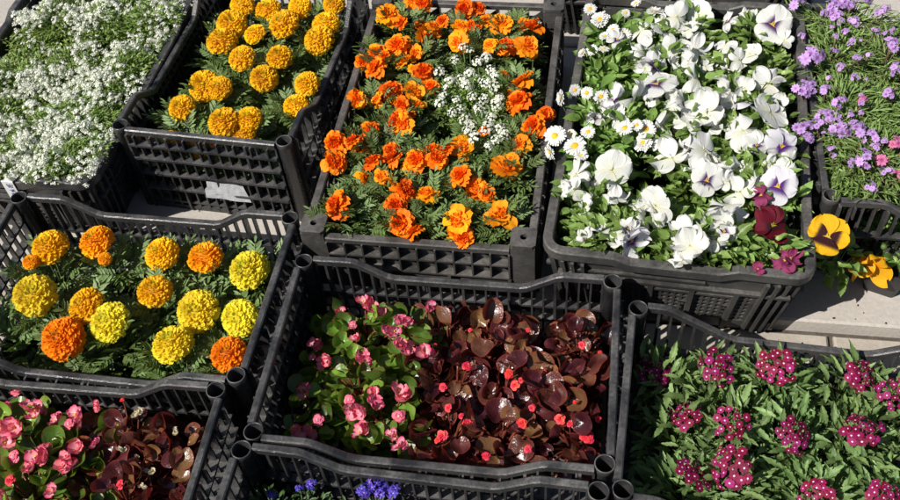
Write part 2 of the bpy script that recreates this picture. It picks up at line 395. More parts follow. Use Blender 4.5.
_cr = {}
def tube_crate(w, d, h, dp=.042, fa=.70):
    key = ('t', w, d, h, dp)
    if key not in _cr:
        L_ = []
        long_x = w >= d
        sides = [(w/2, d/2, 0, dp if long_x else 0), (d/2, w/2, math.pi/2, 0 if long_x else dp), (w/2, d/2, math.pi, dp if long_x else 0), (d/2, w/2, -math.pi/2, 0 if long_x else dp)]
        rims = []
        for Lh, off, a, dip in sides:
            r, wl = tube_side(Lh, off, dip, h, fa=fa)
            rims.append(rotz(r, a)); L_.append(('side_wall', mesh('side_wall', rotz(wl, a), M_['black'], False)))
        L_.insert(0, ('rim', mesh('rim', merge(rims), M_['black'], False)))
        T = .018; ct = lathe([(.0142, h-.16), (.0142, h-.001), (.0148, h+.0005), (.0160, h+.0005), (.0167, h-.001), (.0167, h-.012), (.0158, h-.013), (.0150, 0), (.0, 0)], 24)
        for sx in (-1, 1):
            for sy in (-1, 1):
                L_.append(('corner_tube', mesh('corner_tube', xf(ct, np.array(Matrix.Translation((sx*(w/2-T), sy*(d/2-T), 0)))), M_['black'], True)))
        b = []
        for x in np.linspace(-w/2+.03, w/2-.03, int(w/.03)): b.append(box(x-.003, x+.003, -d/2+.02, d/2-.02, .0035, .0095))
        for y in np.linspace(-d/2+.03, d/2-.03, int(d/.03)): b.append(box(-w/2+.02, w/2-.02, y-.003, y+.003, .003, .009))
        L_.append(('base', mesh('base', merge(b), M_['black'], False)))
        _cr[key] = L_
    return _cr[key]

def place_crate(parts, label, x, y, z, yaw, name='plastic_crate', extra=None):
    o = bpy.data.objects.new(name, None); col.objects.link(o); o.empty_display_size = .1
    o.location = (x, y, z); o.rotation_euler = (0, 0, yaw)
    tag(o, label, 'crate', 'black plastic crates of bedding plants')
    for n, me in parts: obj(n, me, o)
    return o

def round_rect(w, d, r, z=0, corner_up=0, n=6, ext=.09):
    P = []
    cs = [(w/2-r, -d/2+r, -90), (w/2-r, d/2-r, 0), (-w/2+r, d/2-r, 90), (-w/2+r, -d/2+r, 180)]
    for i, (cx, cy, a0) in enumerate(cs):
        if corner_up:
            a = R_(a0); dx, dy = math.cos(a), math.sin(a); tx, ty = -dy, dx
            P += [(cx+r*dx-tx*(ext+.03), cy+r*dy-ty*(ext+.03), z), (cx+r*dx-tx*ext, cy+r*dy-ty*ext, z+corner_up)]
        for k in range(n+1):
            a = R_(a0+90*k/n); P.append((cx+r*math.cos(a), cy+r*math.sin(a), z+corner_up))
        if corner_up:
            a = R_(a0+90); dx, dy = math.cos(a), math.sin(a); tx, ty = -dy, dx
            P += [(cx+r*dx+tx*ext, cy+r*dy+ty*ext, z+corner_up), (cx+r*dx+tx*(ext+.03), cy+r*dy+ty*(ext+.03), z)]
    return P

def tapered(t, w, d, h, tp):
    """lean the walls in toward the base"""
    V = t.V.copy(); k = np.clip((h-V[:, 2])/h, 0, 1)
    V[:, 0] -= np.clip(V[:, 0]/(w/2), -1, 1)*tp*k; V[:, 1] -= np.clip(V[:, 1]/(d/2), -1, 1)*tp*k
    o = Tpl.__new__(Tpl); o.__dict__.update(t.__dict__); o.V = V; return o

def round_crate(w, d, h, mat, up=.012):
    prof = [(-.0095, -.02), (-.0095, -.003), (-.007, 0), (.007, 0), (.0095, -.003), (.0095, -.02), (.008, -.023), (-.008, -.023)]
    rim = sweep(round_rect(w-.022, d-.022, .03, h, up), prof, closed=True)
    L_ = [('rim', mesh('rim', rim, mat, False))]
    cols = []
    for Lh, off, a in ((w/2, d/2, 0), (d/2, w/2, math.pi/2), (w/2, d/2, math.pi), (d/2, w/2, -math.pi/2)):
        y = -off+.012; o = []; e = Lh-.045
        o.append(box(-e, e, y-.002, y+.002, h-.06, h-.018))             # solid band under the rim
        o.append(box(-e-.02, e+.02, y-.012, y+.003, h-.0645, h-.0575))  # ledge
        o.append(box(-e*.55, e*.62, y-.009, y-.001, h-.082, h-.076))
        o.append(box(-e-.02, e+.02, y-.003, y+.003, 0, .03))
        o.append(box(-e, e, y+.0025, y+.004, .03, h-.06)); o.append(box(-e*.97, e*.3, y-.009, y-.002, h-.046, h-.040))
        for x in np.arange(-e, e+.001, .0135): o.append(box(x-.0026, x+.0026, y-.002, y+.0015, .028, h-.062))
        for z in np.arange(.04, h-.07, .0135): o.append(box(-e, e, y-.0015, y+.002, z-.0026, z+.0026))
        for x in (-e*.62, -e*.2, e*.2, e*.62): o.append(box(x-.005, x+.005, y-.011, y, .004, h-.065))
        # slotted corner flights
        for s in (-1, 1):
            for k in range(4): xx = s*(e-.03+k*.0185); o.append(box(xx-.003, xx+.003, y-.014+(.0015*k*k), y+.004, .004, h-.019))
            o.append(box(min(s*(e-.03), s*(e+.028)), max(s*(e-.03), s*(e+.028)), y+.004, y+.0065, .004, h-.019))
        t = rotz(merge(o), a); L_.append(('side_wall', mesh('side_wall', tapered(t, w, d, h, .03), mat, False)))
    b = tapered(box(-w/2+.012, w/2-.012, -d/2+.012, d/2-.012, .001, .005), w, d, h, .03)
    L_.append(('base', mesh('base', b, mat, False)))
    return L_

def pad(s, hole, z0, z1):
    n = 24; V = []
    for z in (z0, z1):
        for k in range(n):
            a = 2*math.pi*(k+.5)/n; c, q = math.cos(a), math.sin(a); m = s*.93/max(abs(c), abs(q)) if False else s/max(abs(c), abs(q))
            m = min(m, s*1.28); V.append((c*m, q*m, z))
        for k in range(n):
            a = 2*math.pi*(k+.5)/n; V.append((math.cos(a)*hole, math.sin(a)*hole, z))
    F = []
    for k in range(n):
        l = (k+1) % n
        F += [(2*n+k, 2*n+l, 3*n+l, 3*n+k), (k, l, 2*n+l, 2*n+k), (n+l, n+k, 3*n+k, 3*n+l), (l, k, n+k, n+l)]
    return Tpl(V, F)

def tab_crate(w, d, h, mat):
    prof = [(-.008, -.012), (-.008, -.002), (-.006, 0), (.006, 0), (.008, -.002), (.008, -.012)]
    L_ = []; c = .05
    rims = []
    for Lh, off, a in ((w/2, d/2, 0), (d/2, w/2, math.pi/2), (w/2, d/2, math.pi), (d/2, w/2, -math.pi/2)):
        e = Lh-c; y = -off+.010
        rims.append(rotz(sweep([(-e, y, h-.008), (e, y, h-.008)], prof), a))
        o = [box(-e, e, y-.001, y+.0035, .0, h-.018)] if False else []
        o.append(box(-e, e, y+.002, y+.0045, .004, h-.1))
        for z in (h-.05, h-.088): o.append(box(-e, e, y-.012, y+.006, z-.002, z+.002))
        n = int(2*e/.034)
        for x in np.linspace(-e, e, n+1):
            o.append(box(x-.0016, x+.0016, y-.012, y+.006, h-.086, h-.019))
        for x in np.linspace(-e, e, n//3+1): o.append(box(x-.003, x+.003, y-.012, y+.0015, .004, h-.09))
        # triangular webs in the cells
        for x0, x1 in zip(np.linspace(-e, e, n+1)[:-1], np.linspace(-e, e, n+1)[1:]):
            for zt, zb in ((h-.019, h-.048), (h-.052, h-.086)):
                o.append(Tpl([(x0, y+.004, zt), (x1, y+.004, zb), (x0, y+.004, zb), (x0, y+.006, zt), (x1, y+.006, zb), (x0, y+.006, zb)], [(0, 2, 1), (3, 4, 5), (0, 1, 4, 3), (1, 2, 5, 4), (2, 0, 3, 5)]))
        o.append(box(-e, e, y-.012, y+.006, 0, .006))
        L_.append(('side_wall', mesh('side_wall', rotz(merge(o), a), mat, False)))
    L_.insert(0, ('rim', mesh('rim', merge(rims), mat, False)))
    for sx in (-1, 1):
        for sy in (-1, 1):
            px, py = sx*(w/2-c/2), sy*(d/2-c/2); q = .0225
            t = [pad(.0235, .0065, h, h+.0075)]
            t += [box(-q, q, -q, -q+.003, 0, h-.0005), box(-q, q, q-.003, q, 0, h-.0005), box(-q, -q+.003, -q+.003, q-.003, 0, h-.0005), box(q-.003, q, -q+.003, q-.003, 0, h-.0005)]
            t = xf(merge(t), np.array(Matrix.Translation((px, py, 0))))
            L_.append(('corner_post', mesh('corner_post', t, mat, False)))
    b = []
    for x in np.linspace(-w/2+.04, w/2-.04, int(w/.03)): b.append(box(x-.004, x+.004, -d/2+.02, d/2-.02, .0035, .0085))
    for y in np.linspace(-d/2+.04, d/2-.04, int(d/.03)): b.append(box(-w/2+.02, w/2-.02, y-.004, y+.004, .003, .008))
    L_.append(('base', mesh('base', merge(b), mat, False)))
    return L_

CR = {}
def crate(key, kind, x, y, z, yaw, w, d, h, label, mat='black', **kw):
    parts = tube_crate(w, d, h, **kw) if kind == 'tube' else round_crate(w, d, h, M_[mat]) if kind == 'round' else tab_crate(w, d, h, M_[mat])
    o = place_crate(parts, label, x, y, z, yaw)
    CR[key] = dict(o=o, x=x, y=y, z=z, yaw=yaw, w=w, d=d, h=h, top=z+h)
    return o
G0 = .0125
crate('F', 'tube', 0, 0, G0, 0, .6, .3918, .2075, 'black lattice crate in the middle holding pink and bronze begonias')
crate('C', 'tube', -.618, .105, G0, -.018, .6, .3918, .2105, 'black lattice crate on the left holding pompon marigolds in mixed yellows')
crate('E', 'tube', -.646, -.290, G0, .016, .6, .3918, .2075, 'black crate in the lower left corner with pink and bronze begonias')
crate('G', 'tube', -.012, -.400, G0, -.022, .6, .3918, .2155, 'black crate at the bottom middle with small blue lobelia')
crate('H', 'tube', .6005, -.061, G0, -.05, .6, .378, .2075, 'black crate at the lower right full of burgundy verbena', dp=.070, fa=.86)
crate('B', 'tube', -.536, .735, LEDGE, -.067, .3918, .6, .23, 'tall black crate of golden marigolds with a torn white paper on its front')

def crate_from_px(key, kind, fl, fr, br, ztop, w=None, **kw):
    a, b, c = at(*fl, ztop), at(*fr, ztop), at(*br, ztop)
    yaw = math.atan2(b[1]-a[1], b[0]-a[0])*.5 + (math.atan2(c[1]-b[1], c[0]-b[0])-math.pi/2)*.5
    w = w or math.hypot(*(b-a)[:2]); d = math.hypot(*(c-b)[:2])
    ux, uy = np.array([math.cos(yaw), math.sin(yaw)]), np.array([-math.sin(yaw), math.cos(yaw)])
    cen = b[:2]-ux*w/2+uy*d/2
    crate(key, kind, cen[0], cen[1], LEDGE, yaw, round(w, 4), round(d, 4), ztop-LEDGE, **kw)
    print(key, cen, math.degrees(yaw), w, d)
crate_from_px('D', 'round', (540, 252), (817, 286), (798, 8), .235, label='charcoal round cornered crate filled with white pansies and daisies', mat='grey')
crate_from_px('O', 'tab', (299, 232), (536, 251), (561, 0), .225, label='worn grey crate with holed corner tabs holding orange marigolds', mat='worn')
crate_from_px('A', 'round', (-105, 168), (92, 190), (197, -10), .225, label='black round cornered crate heaped with white alyssum at the upper left', mat='black')
i0 = at(832, 195, .235)
crate('I', 'tube', i0[0]+.282, i0[1]+.282, LEDGE, 0, .6, .6, .20, 'grey black crate at the right edge with lilac creeping phlox')
crate('K', 'round', .38, 1.345, LEDGE, .02, .62, .55, .17, 'dusty crate behind the pansies with only its front edge in view', 'grey')

# torn paper on the tall crate, tape on the alyssum crate
def ribbon(name, parent, loc, w, h, mat, rot, thick=.0006, wav=.003):
    t = grid(8, 6, lambda t, u: w/2*(1-.25*t*(u > 0)+.3*(1-t)*(u < 0)*0-.12*(t > .5)*(u < 0)), lambda t, u: t*h, lambda t, u: .4*wav*math.sin(5*u+3*t))
    t2 = xf(t, np.eye(4)); t2.V = t.V-np.array([0, 0, thick]); n = len(t.V)
    o = obj(name, mesh(name, merge([t, t2]), M_[mat], False), parent)
    o.location = loc; o.rotation_euler = rot; return o
cb = CR['B']['o']
pp = ribbon('paper_scrap', cb, (.025, -.3045, .055), .10, .046, 'paper', (R_(84), R_(4), R_(2)))
pp['label'] = 'torn dirty white paper stuck to the crate front'
ca = CR['A']
ap = at(6, 184, .228); dx, dy = ap[0]-ca['x'], ap[1]-ca['y']; cy, sy = math.cos(-ca['yaw']), math.sin(-ca['yaw'])
lx = dx*cy-dy*sy
w_ = ca['d']/2; zt = ca['h']
prof = [(-.0125, -.05), (-.0122, .0018), (-.0115, .0022), (.0122, .0022), (.0125, -.03)]
tp = Tpl([(x, -w_+.011+u, zt+v) for (u, v) in prof for x in (lx-.012+(.3*u), lx+.014+(.3*u))], [(2*i, 2*i+1, 2*i+3, 2*i+2) for i in range(4)])
tape = obj('tape', mesh('tape', tp, M_['tape'], False), ca['o']); tape['label'] = 'white tape with blue handwriting wrapped over the rim'
ink = []
for k, pts in enumerate([[(-.006, .0), (-.003, -.010), (.000, .0), (.003, -.010), (.006, 0)], [(-.006, -.018), (.004, -.015), (-.004, -.022), (.006, -.020)], [(-.007, -.030), (-.002, -.026), (.002, -.031), (.007, -.027)]]):
    ink.append(tube([(lx+a, -w_-.0023, zt-.004+b) for a, b in pts], .0007))
obj('handwriting', mesh('handwriting', merge(ink), M_['ink']), tape)

# ------------------------------------------------------------------ leaf templates
def pinnate(seed):
    r = np.random.default_rng(seed); parts = []
    curl = r.uniform(.1, .35)
    ra = lambda t: np.array([.05*math.sin(3*t+seed), t, .12*math.sin(t*2.2)-curl*t*t])
    parts.append(tube([ra(t) for t in np.linspace(0, 1, 5)], .012, .006, 4))
    lf = grid(2, 5, lambda t, u: .5*(math.sin(math.pi*min(1, t*.93+.05))**.8)*(1 if round(t*5) % 2 else .72)+.02, None, lambda t, u: .16*abs(u)-.25*t*t)
    k = 5
    for i in range(k):
        t = .2+.72*i/k
        for s in (-1, 1):
            ln = (.42-.18*abs(t-.5))*r.uniform(.85, 1.1); a = R_(58-18*t)+r.uniform(-.1, .1)
            d = (s*math.sin(a), math.cos(a), r.uniform(-.15, .15))
            parts.append(inst(lf, frames(ra(t), d, (r.uniform(-.3, .3), 0, 1), ln*.36, ln*1.08, ln*.4)))
    parts.append(inst(lf, frames(ra(.95), (0, 1, -.4), (0, 0, 1),   .12, .34, .12)))
    t = merge(parts); t.C[:, 0] = np.clip(t.V[:, 1], 0, 1); return t
LF = {}
LF['mar'] = [pinnate(i) for i in range(4)]
def crenate(asp, serr, nteeth, curl, fold, pw=.6, nu=4, nv=10, wav=.03, ph=0):
    return grid(nu, nv, lambda t, u: asp*(math.sin(math.pi*min(1, .04+.96*t)**pw)+.015)*(1-serr*((t*nteeth) % 1)),
                None, lambda t, u: fold*abs(u)*asp*2-curl*t*t+wav*math.sin(9*t+3*u+ph)*abs(u))
LF['pansy'] = [crenate(.30, .18, 5, c, f, .75, ph=p) for c, f, p in ((.2, .2, 0), (.45, .1, 2), (-.05, .35, 4))]
LF['daisy'] = [crenate(.24, .05, 6, c, f, 1.7, ph=p) for c, f, p in ((.3, .3, 0), (.5, .2, 1))]
LF['verb'] = [crenate(.16, .36, 5, c, f, .85, nv=15, wav=.03, ph=p) for c, f, p in ((.2, .22, 0), (.4, .12, 2), (.05, .3, 4))]
LF['alys'] = [crenate(.2, 0, 1, c, f, 1, 2, 3, 0) for c, f in ((.2, .3), (.5, .2))]
LF['phlox'] = [crenate(.075, 0, 1, c, .2, 1, 2, 3, 0) for c in (.1, .35)]
LF['lob'] = [crenate(.2, .1, 3, c, .3, 1, 2, 4, 0) for c in (.1, .4)]
def roundleaf(cup, wav, ph, fold):
    """begonia: round, cupped, with a notch at the stalk"""
    V = []; C = []; nr, na = 5, 22; F = []
    for i in range(nr+1):
        rr = i/nr
        for k in range(na):
            a = 2*math.pi*k/na; notch = 1-.45*math.exp(-((((a/math.pi*180) % 360)-270)/24)**2)
            rad = rr*.5*notch*(1+.05*math.sin(3*a+ph))
            x, y = rad*math.cos(a)*.95, rad*math.sin(a)*1.08
            z = cup*rr**2*.5+wav*rr*rr*math.sin(4*a+ph)*.5+fold*abs(x)
            V.append((x, y+.42, z)); C.append((.2+.8*max(0, min(1, y+.5)), .5, rr if rr > .5 else .16+abs(x)*1.5))
    for i in range(nr):
        for k in range(na):
            l = (k+1) % na; F.append((i*na+k, i*na+l, (i+1)*na+l, (i+1)*na+k))
    return Tpl(V, F, C)
LF['beg'] = [roundleaf(c, w, p, f) for c, w, p, f in ((.35, .06, 0, .25), (.15, .1, 2, .1), (.55, .05, 4, .5), (-.2, .08, 5, .15), (.25, .14, 1, .6))]

# ------------------------------------------------------------------ flower templates
def petalT(wtip, ruff, cup, nu=4, nv=3, notch=0., pw=.7, bend=0., b=None, ph=0., rip=2.):
    return grid(nu, nv, lambda t, u: wtip*(.22+.78*math.sin(math.pi/2*min(1, t*1.15))**pw)*(1 if t < .8 else math.sqrt(max(.05, 1-((t-.8)/.28)**2))),
                lambda t, u: t*(1-notch*(1-abs(u)**1.3)*(t > .7))-.12*t*u*u*(1-notch),
                lambda t, u: ruff*t*t*math.sin(math.pi*rip*u+ph)+cup*u*u*t-bend*t*t, b)

def pompon(seed, n=300, flat=.80, rb=.95):
    r = np.random.default_rng(seed); T = [petalT(.5, .13, .15, 4, 3, .12, ph=p, b=.5) for p in (0, 1.5, 3)]
    T.append(petalT(.5, .13, .15, 4, 3, .12, ph=1, b=1.)); groups = {0: [], 1: [], 2: [], 3: []}; flat = r.uniform(.66, .86); n = int(r.uniform(220, 310))
    for i in range(n):
        f = (i+.5)/n; th = math.acos(1-f*1.28) ; ph = i*2.39996+r.uniform(-.15, .15)
        th += r.uniform(-.05, .05)
        rad = np.array([math.sin(th)*math.cos(ph), math.sin(th)*math.sin(ph), math.cos(th)*flat])
        lean = th+.42+r.uniform(-.2, .25)
        d = np.array([math.sin(lean)*math.cos(ph+r.uniform(-.3, .3)), math.sin(lean)*math.sin(ph), math.cos(lean)])
        up = np.array([-math.cos(lean)*math.cos(ph)*1, -math.cos(lean)*math.sin(ph), math.sin(lean)])+r.normal(0, .35, 3)
        size = (.22+.11*f)*r.uniform(.85, 1.2)
        dimple = 1-.26*math.exp(-(th/.33)**2)
        pos = rad*(.76*dimple)
        groups[3 if th < .26 else i % 3].append(frames(pos, d, up, size*.85, size, size*.9)[0])
    t = merge([inst(T[k], groups[k]) for k in groups])
    core = lathe([(0.001, .54), (.4, .48), (.68, .12), (.66, -.15), (.25, -.45), (.08, -.62), (.05, -.8)], 12); core.C[:] = (.1, .2, .5)
    core.mi[:] = 0
    core.mi[len(core.mi)//2:] = 1
    return merge([t, core])

def french(seed, double=True):
    r = np.random.default_rng(seed); Ms = []; out = []
    big = [petalT(.60, .10, .05, 6, 5, .08, .6, q, ph=p, b=.2) for p, q in ((0, .2), (1.2, .4), (2.4, 0))]
    sm = petalT(.5, .16, .15, 4, 3, .15, ph=.7, b=.8)
    nb = 8 if not double else 11
    rings = [(nb, .92, 84, .08), (nb-2 if double else 5, .74, 66, .06)]
    if double: rings += [(9, .6, 48, .04)]
    for (n, ln, ang, r0) in rings:
        for i in range(n):
            a = 2*math.pi*(i+r.uniform(-.2, .2))/n+ang; l = ln*r.uniform(.7, 1.15); e = R_(ang+r.uniform(-22, 24))
            d = (math.sin(e)*math.cos(a), math.sin(e)*math.sin(a), math.cos(e)); up = (-math.cos(e)*math.cos(a), -math.cos(e)*math.sin(a), math.sin(e)+r.uniform(-.1, .1))
            up = np.array(up)+r.normal(0, .18, 3)
            out.append(inst(big[i % 3], frames((r0*math.cos(a), r0*math.sin(a), -.1), d, up, l*.8, l, l), [r.uniform(.45, 1)]))
    n = 26 if double else 14; Ms = []
    for i in range(n):
        f = i/n; a = i*2.4; e = .15+f*.95; l = (.34+.14*f)*r.uniform(.8, 1.2)*(1 if double else .8)
        d = (math.sin(e)*math.cos(a), math.sin(e)*math.sin(a), math.cos(e))
        up = np.array((-math.cos(e)*math.cos(a), -math.cos(e)*math.sin(a), math.sin(e)))+r.normal(0, .4, 3)
        rr = .28*math.sqrt(f); Ms.append(frames((rr*math.cos(a), rr*math.sin(a), .0), d, up, l*.85, l, l)[0])
    out.append(inst(sm, Ms, r.uniform(0, .55, n)))
    cal = lathe([(.22, -.05), (.2, -.3), (.1, -.7), (.05, -.75)], 8, mi=1)
    return merge(out+[cal])

def daisy(seed, dbl=False):
    r = np.random.default_rng(seed); T = grid(2, 3, lambda t, u: .13*(.4+.6*math.sin(math.pi/2*min(1, t*1.6)))*(1 if t < .9 else .6), None, lambda t, u: .04*abs(u)-.12*t*t); Ms = []
    for (n, ln, e0) in ((24, 1, 82), (22, .86, 68), (18, .72, 50)) if dbl else ((22, 1, 84), (20, .9, 74)):
        for i in range(n):
            a = 2*math.pi*i/n+e0+r.uniform(-.06, .06); e = R_(e0+r.uniform(-8, 8)); l = ln*r.uniform(.85, 1.05)
            d = (math.sin(e)*math.cos(a), math.sin(e)*math.sin(a), math.cos(e)); up = (-math.cos(e)*math.cos(a), -math.cos(e)*math.sin(a), math.sin(e))
            Ms.append(frames((.1*math.cos(a), .1*math.sin(a), 0), d, up, l, l*.9, l)[0])
    out = [inst(T, Ms)]
    dome = lathe([(.33, -.02), (.31, .07), (.22, .14), (.1, .17), (.001, .18)], 16, mi=1); dome.C[:, 1] = rng.random(len(dome.V)); out.append(dome)
    out.append(lathe([(.001, -.18), (.18, -.14), (.3, -.04)], 10, mi=2))
    return merge(out)

def pansy(seed, mode=0):
    """mode 0 open face, 1 folded, 2 crumpled"""
    r = np.random.default_rng(seed); out = []
    def pet(w, ln, ang, z, tilt, blot, k=1.):
        w = w*(1, .84, .80)[mode]*r.uniform(.92, 1.06)
        ru = (.06, .13, .20)[mode]*k; ph = r.uniform(0, 6)
        Y = lambda t: math.sin(math.pi/2*t)**1.15
        def W(t, u):
            y = Y(t)
            return w*((.10+.90*math.sin(math.pi/2*y/.56)**.85) if y < .56 else math.sqrt(max(0, 1-((y-.56)/.445)**2)))
        sg = 1 if r_sgn else -1; cu = (.14, .55, .45)[mode]; ss = r.uniform(-.25, .25)*mode
        T = grid(12, 11, W, lambda t, u: Y(t)+.025*Y(t)*math.sin(5*u+ph)*(1-.3*u*u), lambda t, u: ru*Y(t)**2*(math.sin(4.6*u+ph)+.45*math.sin(10*u+2*ph))*(.4+.6*abs(u))+cu*Y(t)**2*sg*(.35+.65*u*u)+ss*u*Y(t)+.015*math.sin(14*u)*(1-Y(t)), blot)
        T.C[:, 0] = np.clip(T.V[:, 1], 0, 1)
        T.C[:, 2] = np.tile(np.linspace(.01, .49, 13), 12)+(.5 if blot else 0)
        e = R_(tilt); a = R_(ang)
        d = (math.cos(a)*math.cos(e), math.sin(a)*math.cos(e), math.sin(e)); up = (-math.cos(a)*math.sin(e), -math.sin(a)*math.sin(e), math.cos(e))
        return inst(T, frames((math.cos(a)*.02, math.sin(a)*.02, z), d, up, ln*1.0, ln, ln), [r.uniform(0, 1)])
    j = (6, 34, 46)[mode]
    r_sgn = r.random() > .4
    out.append(pet(.60, 1.0, 62+r.uniform(-8, 8), -.07, r.uniform(-j, j), 0))
    out.append(pet(.60, 1.0, 118+r.uniform(-8, 8), -.05, r.uniform(-j, j), 0))
    out.append(pet(.52, .9, 5+r.uniform(-8, 8), 0, r.uniform(-j, j*.6), 1, .7))
    out.append(pet(.52, .9, 175+r.uniform(-8, 8), .01, r.uniform(-j, j*.6), 1, .7))
    out.append(pet(.68, .95, 270+r.uniform(-8, 8), .035, r.uniform(-j, j*.5), 1, 1))
    out.append(lathe([(.001, -.22), (.1, -.2), (.16, -.1), (.05, 0)], 8, mi=1))
    return merge(out)

def begonia(seed):
    r = np.random.default_rng(seed); out = []; P = petalT(.62, .07, .22, 6, 5, 0, .7, -.05, ph=1)
    nf = r.integers(2, 4)
    for f in range(nf):
        c = np.array([r.uniform(-.55, .55), r.uniform(-.55, .55), r.uniform(-.25, .25)]) if f else np.zeros(3)
        s = r.uniform(.62, .9); nd = nrm(np.array([r.uniform(-.5, .5), r.uniform(-.7, .3), 1])); a0 = r.uniform(0, 6)
        x = nrm(np.cross(nd, (.2, 1, .1))); y = np.cross(nd, x)
        for k in range(4 if r.random() < .6 else 6):
            a = a0+k*math.pi/2*(1 if k < 4 else .77); ln = s*(1 if k % 2 == 0 else .72); e = R_(18+r.uniform(0, 30)+(22 if k > 3 else 0))
            h = math.cos(a)*x+math.sin(a)*y; d = h*math.cos(e)+nd*math.sin(e); up = nd*math.cos(e)-h*math.sin(e)
            out.append(inst(P, frames(c, d, up, ln*(.95 if k % 2 == 0 else .7), ln, ln), [r.uniform(0, 1)]))
        st = lathe([(.001, .16), (.08, .13), (.11, .05), (.05, 0)], 8, mi=1); out.append(xf(st, frames(c+nd*.05, x, nd, 1.)[0]))
    return merge(out)

def bud_blob(seed, n=5):
    """tight rose-like double bloom: overlapping cupped petals"""
    r = np.random.default_rng(seed); P = petalT(.55, .05, -.0, 5, 5, 0, .6, .55, ph=r.uniform(0, 3)); out = []
    for i in range(14):
        f = i/14; a = i*2.4; e = R_(80-62*f); l = .45+.5*f
        h = np.array([math.cos(a), math.sin(a), 0]); d = h*math.cos(e)+np.array([0, 0, math.sin(e)]); up = np.array([0, 0, math.cos(e)])-h*math.sin(e)
        out.append(inst(P, frames(h*.06*f, d, up, l, l*.95, l), [r.uniform(0, 1)]))
    out.append(lathe([(.001, -.1), (.2, .0), (.2, .3), (.001, .4)], 8))
    return merge(out)

def floret(n, w, notch, eye, ph=0., eyemi=1):
    P = grid(4, 3, lambda t, u: w*(.3+.7*math.sin(math.pi/2*min(1, 1.3*t)))*(1 if t < .9 else .8), lambda t, u: t*(1-notch*(1-abs(u))*(t > .8))-.1*t*u*u, lambda t, u: -.1*t*t+.08*abs(u), .5)
    Ms = []
    for k in range(n):
        a = 2*math.pi*k/n+ph; Ms.append(frames((.04*math.cos(a), .04*math.sin(a), 0), (math.cos(a), math.sin(a), .12), (0, 0, 1), 1.)[0])
    o = [inst(P, Ms)]
    if eye: o.append(lathe([(eye, .06), (eye*.5, .09), (.001, .08)], 8, mi=eyemi))
    return merge(o)

def cluster(seed, fl, n, spread, dome, fs, jit=.15, stem=None):
    """dome of florets facing outward"""
    r = np.random.default_rng(seed); Ms = []; pos = []
    for i in range(n):
        f = math.sqrt((i+.4)/n); a = i*2.4+r.uniform(-.2, .2); e = f*dome
        p = np.array([math.sin(e)*math.cos(a), math.sin(e)*math.sin(a), math.cos(e)*.8]); p = p*spread*r.uniform(1-jit, 1+jit)
        nd = nrm(p/spread+r.normal(0, .22, 3)+np.array([0, 0, .3])); s = fs*r.uniform(.8, 1.15); q = r.uniform(0, 6)
        Ms.append(frames(p, np.cross(nd, (math.cos(q), math.sin(q), .1)), nd, s)[0]); pos.append(p)
    o = inst(fl, Ms, r.random(n))
    st = []
    if stem is not None:
        for p in pos: s = tube([(0, 0, -.6*spread), p*.6+np.array([0, 0, -.1*spread]), p], .035*spread, .025*spread, 4); s.mi[:] = stem; st.append(s)
    return merge([o]+st)

def variants(name, fn, n, mats): return [mesh(name, fn(i), mats) for i in range(n)]
FL = {}
pom = [pompon(i) for i in range(7)]
for k in GOLD: FL[k] = [mesh('flower_head', p, [M_[k], M_['sepal']]) for p in pom]
FL['french'] = [mesh('flower_head', french(i, True), [M_['flame'], M_['sepal']]) for i in range(4)]
FL['single'] = [mesh('flower_head', french(i+9, False), [M_['tanger'], M_['sepal']]) for i in range(4)]
FL['bud'] = [mesh('flower_bud', pompon(77, 40), [M_['amber'], M_['sepal']])]
FL['greenbud'] = [mesh('flower_bud', lathe([(.001, .75), (.25, .72), (.5, .45), (.6, 0), (.45, -.5), (.15, -.8)], 10), [M_['sepal']])]
FL['daisy'] = [mesh('daisy_flower', daisy(i), [M_['white'], M_['disk'], M_['sepal']]) for i in range(3)]
FL['ddaisy'] = [mesh('daisy_flower', daisy(i+5, True), [M_['white'], M_['disk'], M_['sepal']]) for i in range(2)]
PS = [[pansy(i+10*m, m) for i in range(4)] for m in range(3)]
for k, m in (('pw', 'pw'), ('pp', 'pwplain'), ('pl', 'pl'), ('pm', 'pm'), ('pg', 'pmag'), ('py', 'py'), ('po', 'po')):
    for q, s in ((0, ''), (1, 'f'), (2, 'c')): FL[k+s] = [mesh('pansy_flower', t, [M_[m], M_['sepal']]) for t in PS[q]]
FL['pink'] = [mesh('flower', begonia(i), [M_['pink'], M_['disk']]) for i in range(6)]
FL['pinkbud'] = [mesh('flower_bud', bud_blob(3), [M_['pink']])]
FL['coral'] = [mesh('flower', bud_blob(i), [M_['coral']]) for i in range(3)]
FL['cream'] = [mesh('flower_bud', begonia(i+30), [M_['cream'], M_['disk']]) for i in range(2)]
f5 = floret(5, .46, .25, .2)
def vcluster(i):
    t = cluster(i, f5, (19, 25, 21, 27, 16)[i], .88, 1.12, .215, .17, 2)
    r = np.random.default_rng(i); b = lathe([(.001, .5), (.2, .42), (.25, .1), (.12, -.5)], 6, mi=2); Ms = []
    for k in range(12): Ms.append(frames((r.normal(0, .17), r.normal(0, .17), .62+r.uniform(-.1, .12)), (0, 1, 0), nrm(np.array([r.normal(0, .4), r.normal(0, .4), 1])), .16)[0])
    q = inst(b, Ms); q2 = inst(b, [frames((r.normal(0, .3), r.normal(0, .3), .5), (0, 1, 0), (r.normal(0, .5), r.normal(0, .5), 1), .19)[0] for k in range(9)], mi=0)
    o = merge([t, q, q2]); o.V = o.V*np.array([1, 1, .62]); return o
FL['verb'] = [mesh('flower_cluster', vcluster(i), [M_['verb'], M_['eye'], M_['sepal']]) for i in range(5)]
f5p = floret(5, .40, .28, .10, 0, 1)
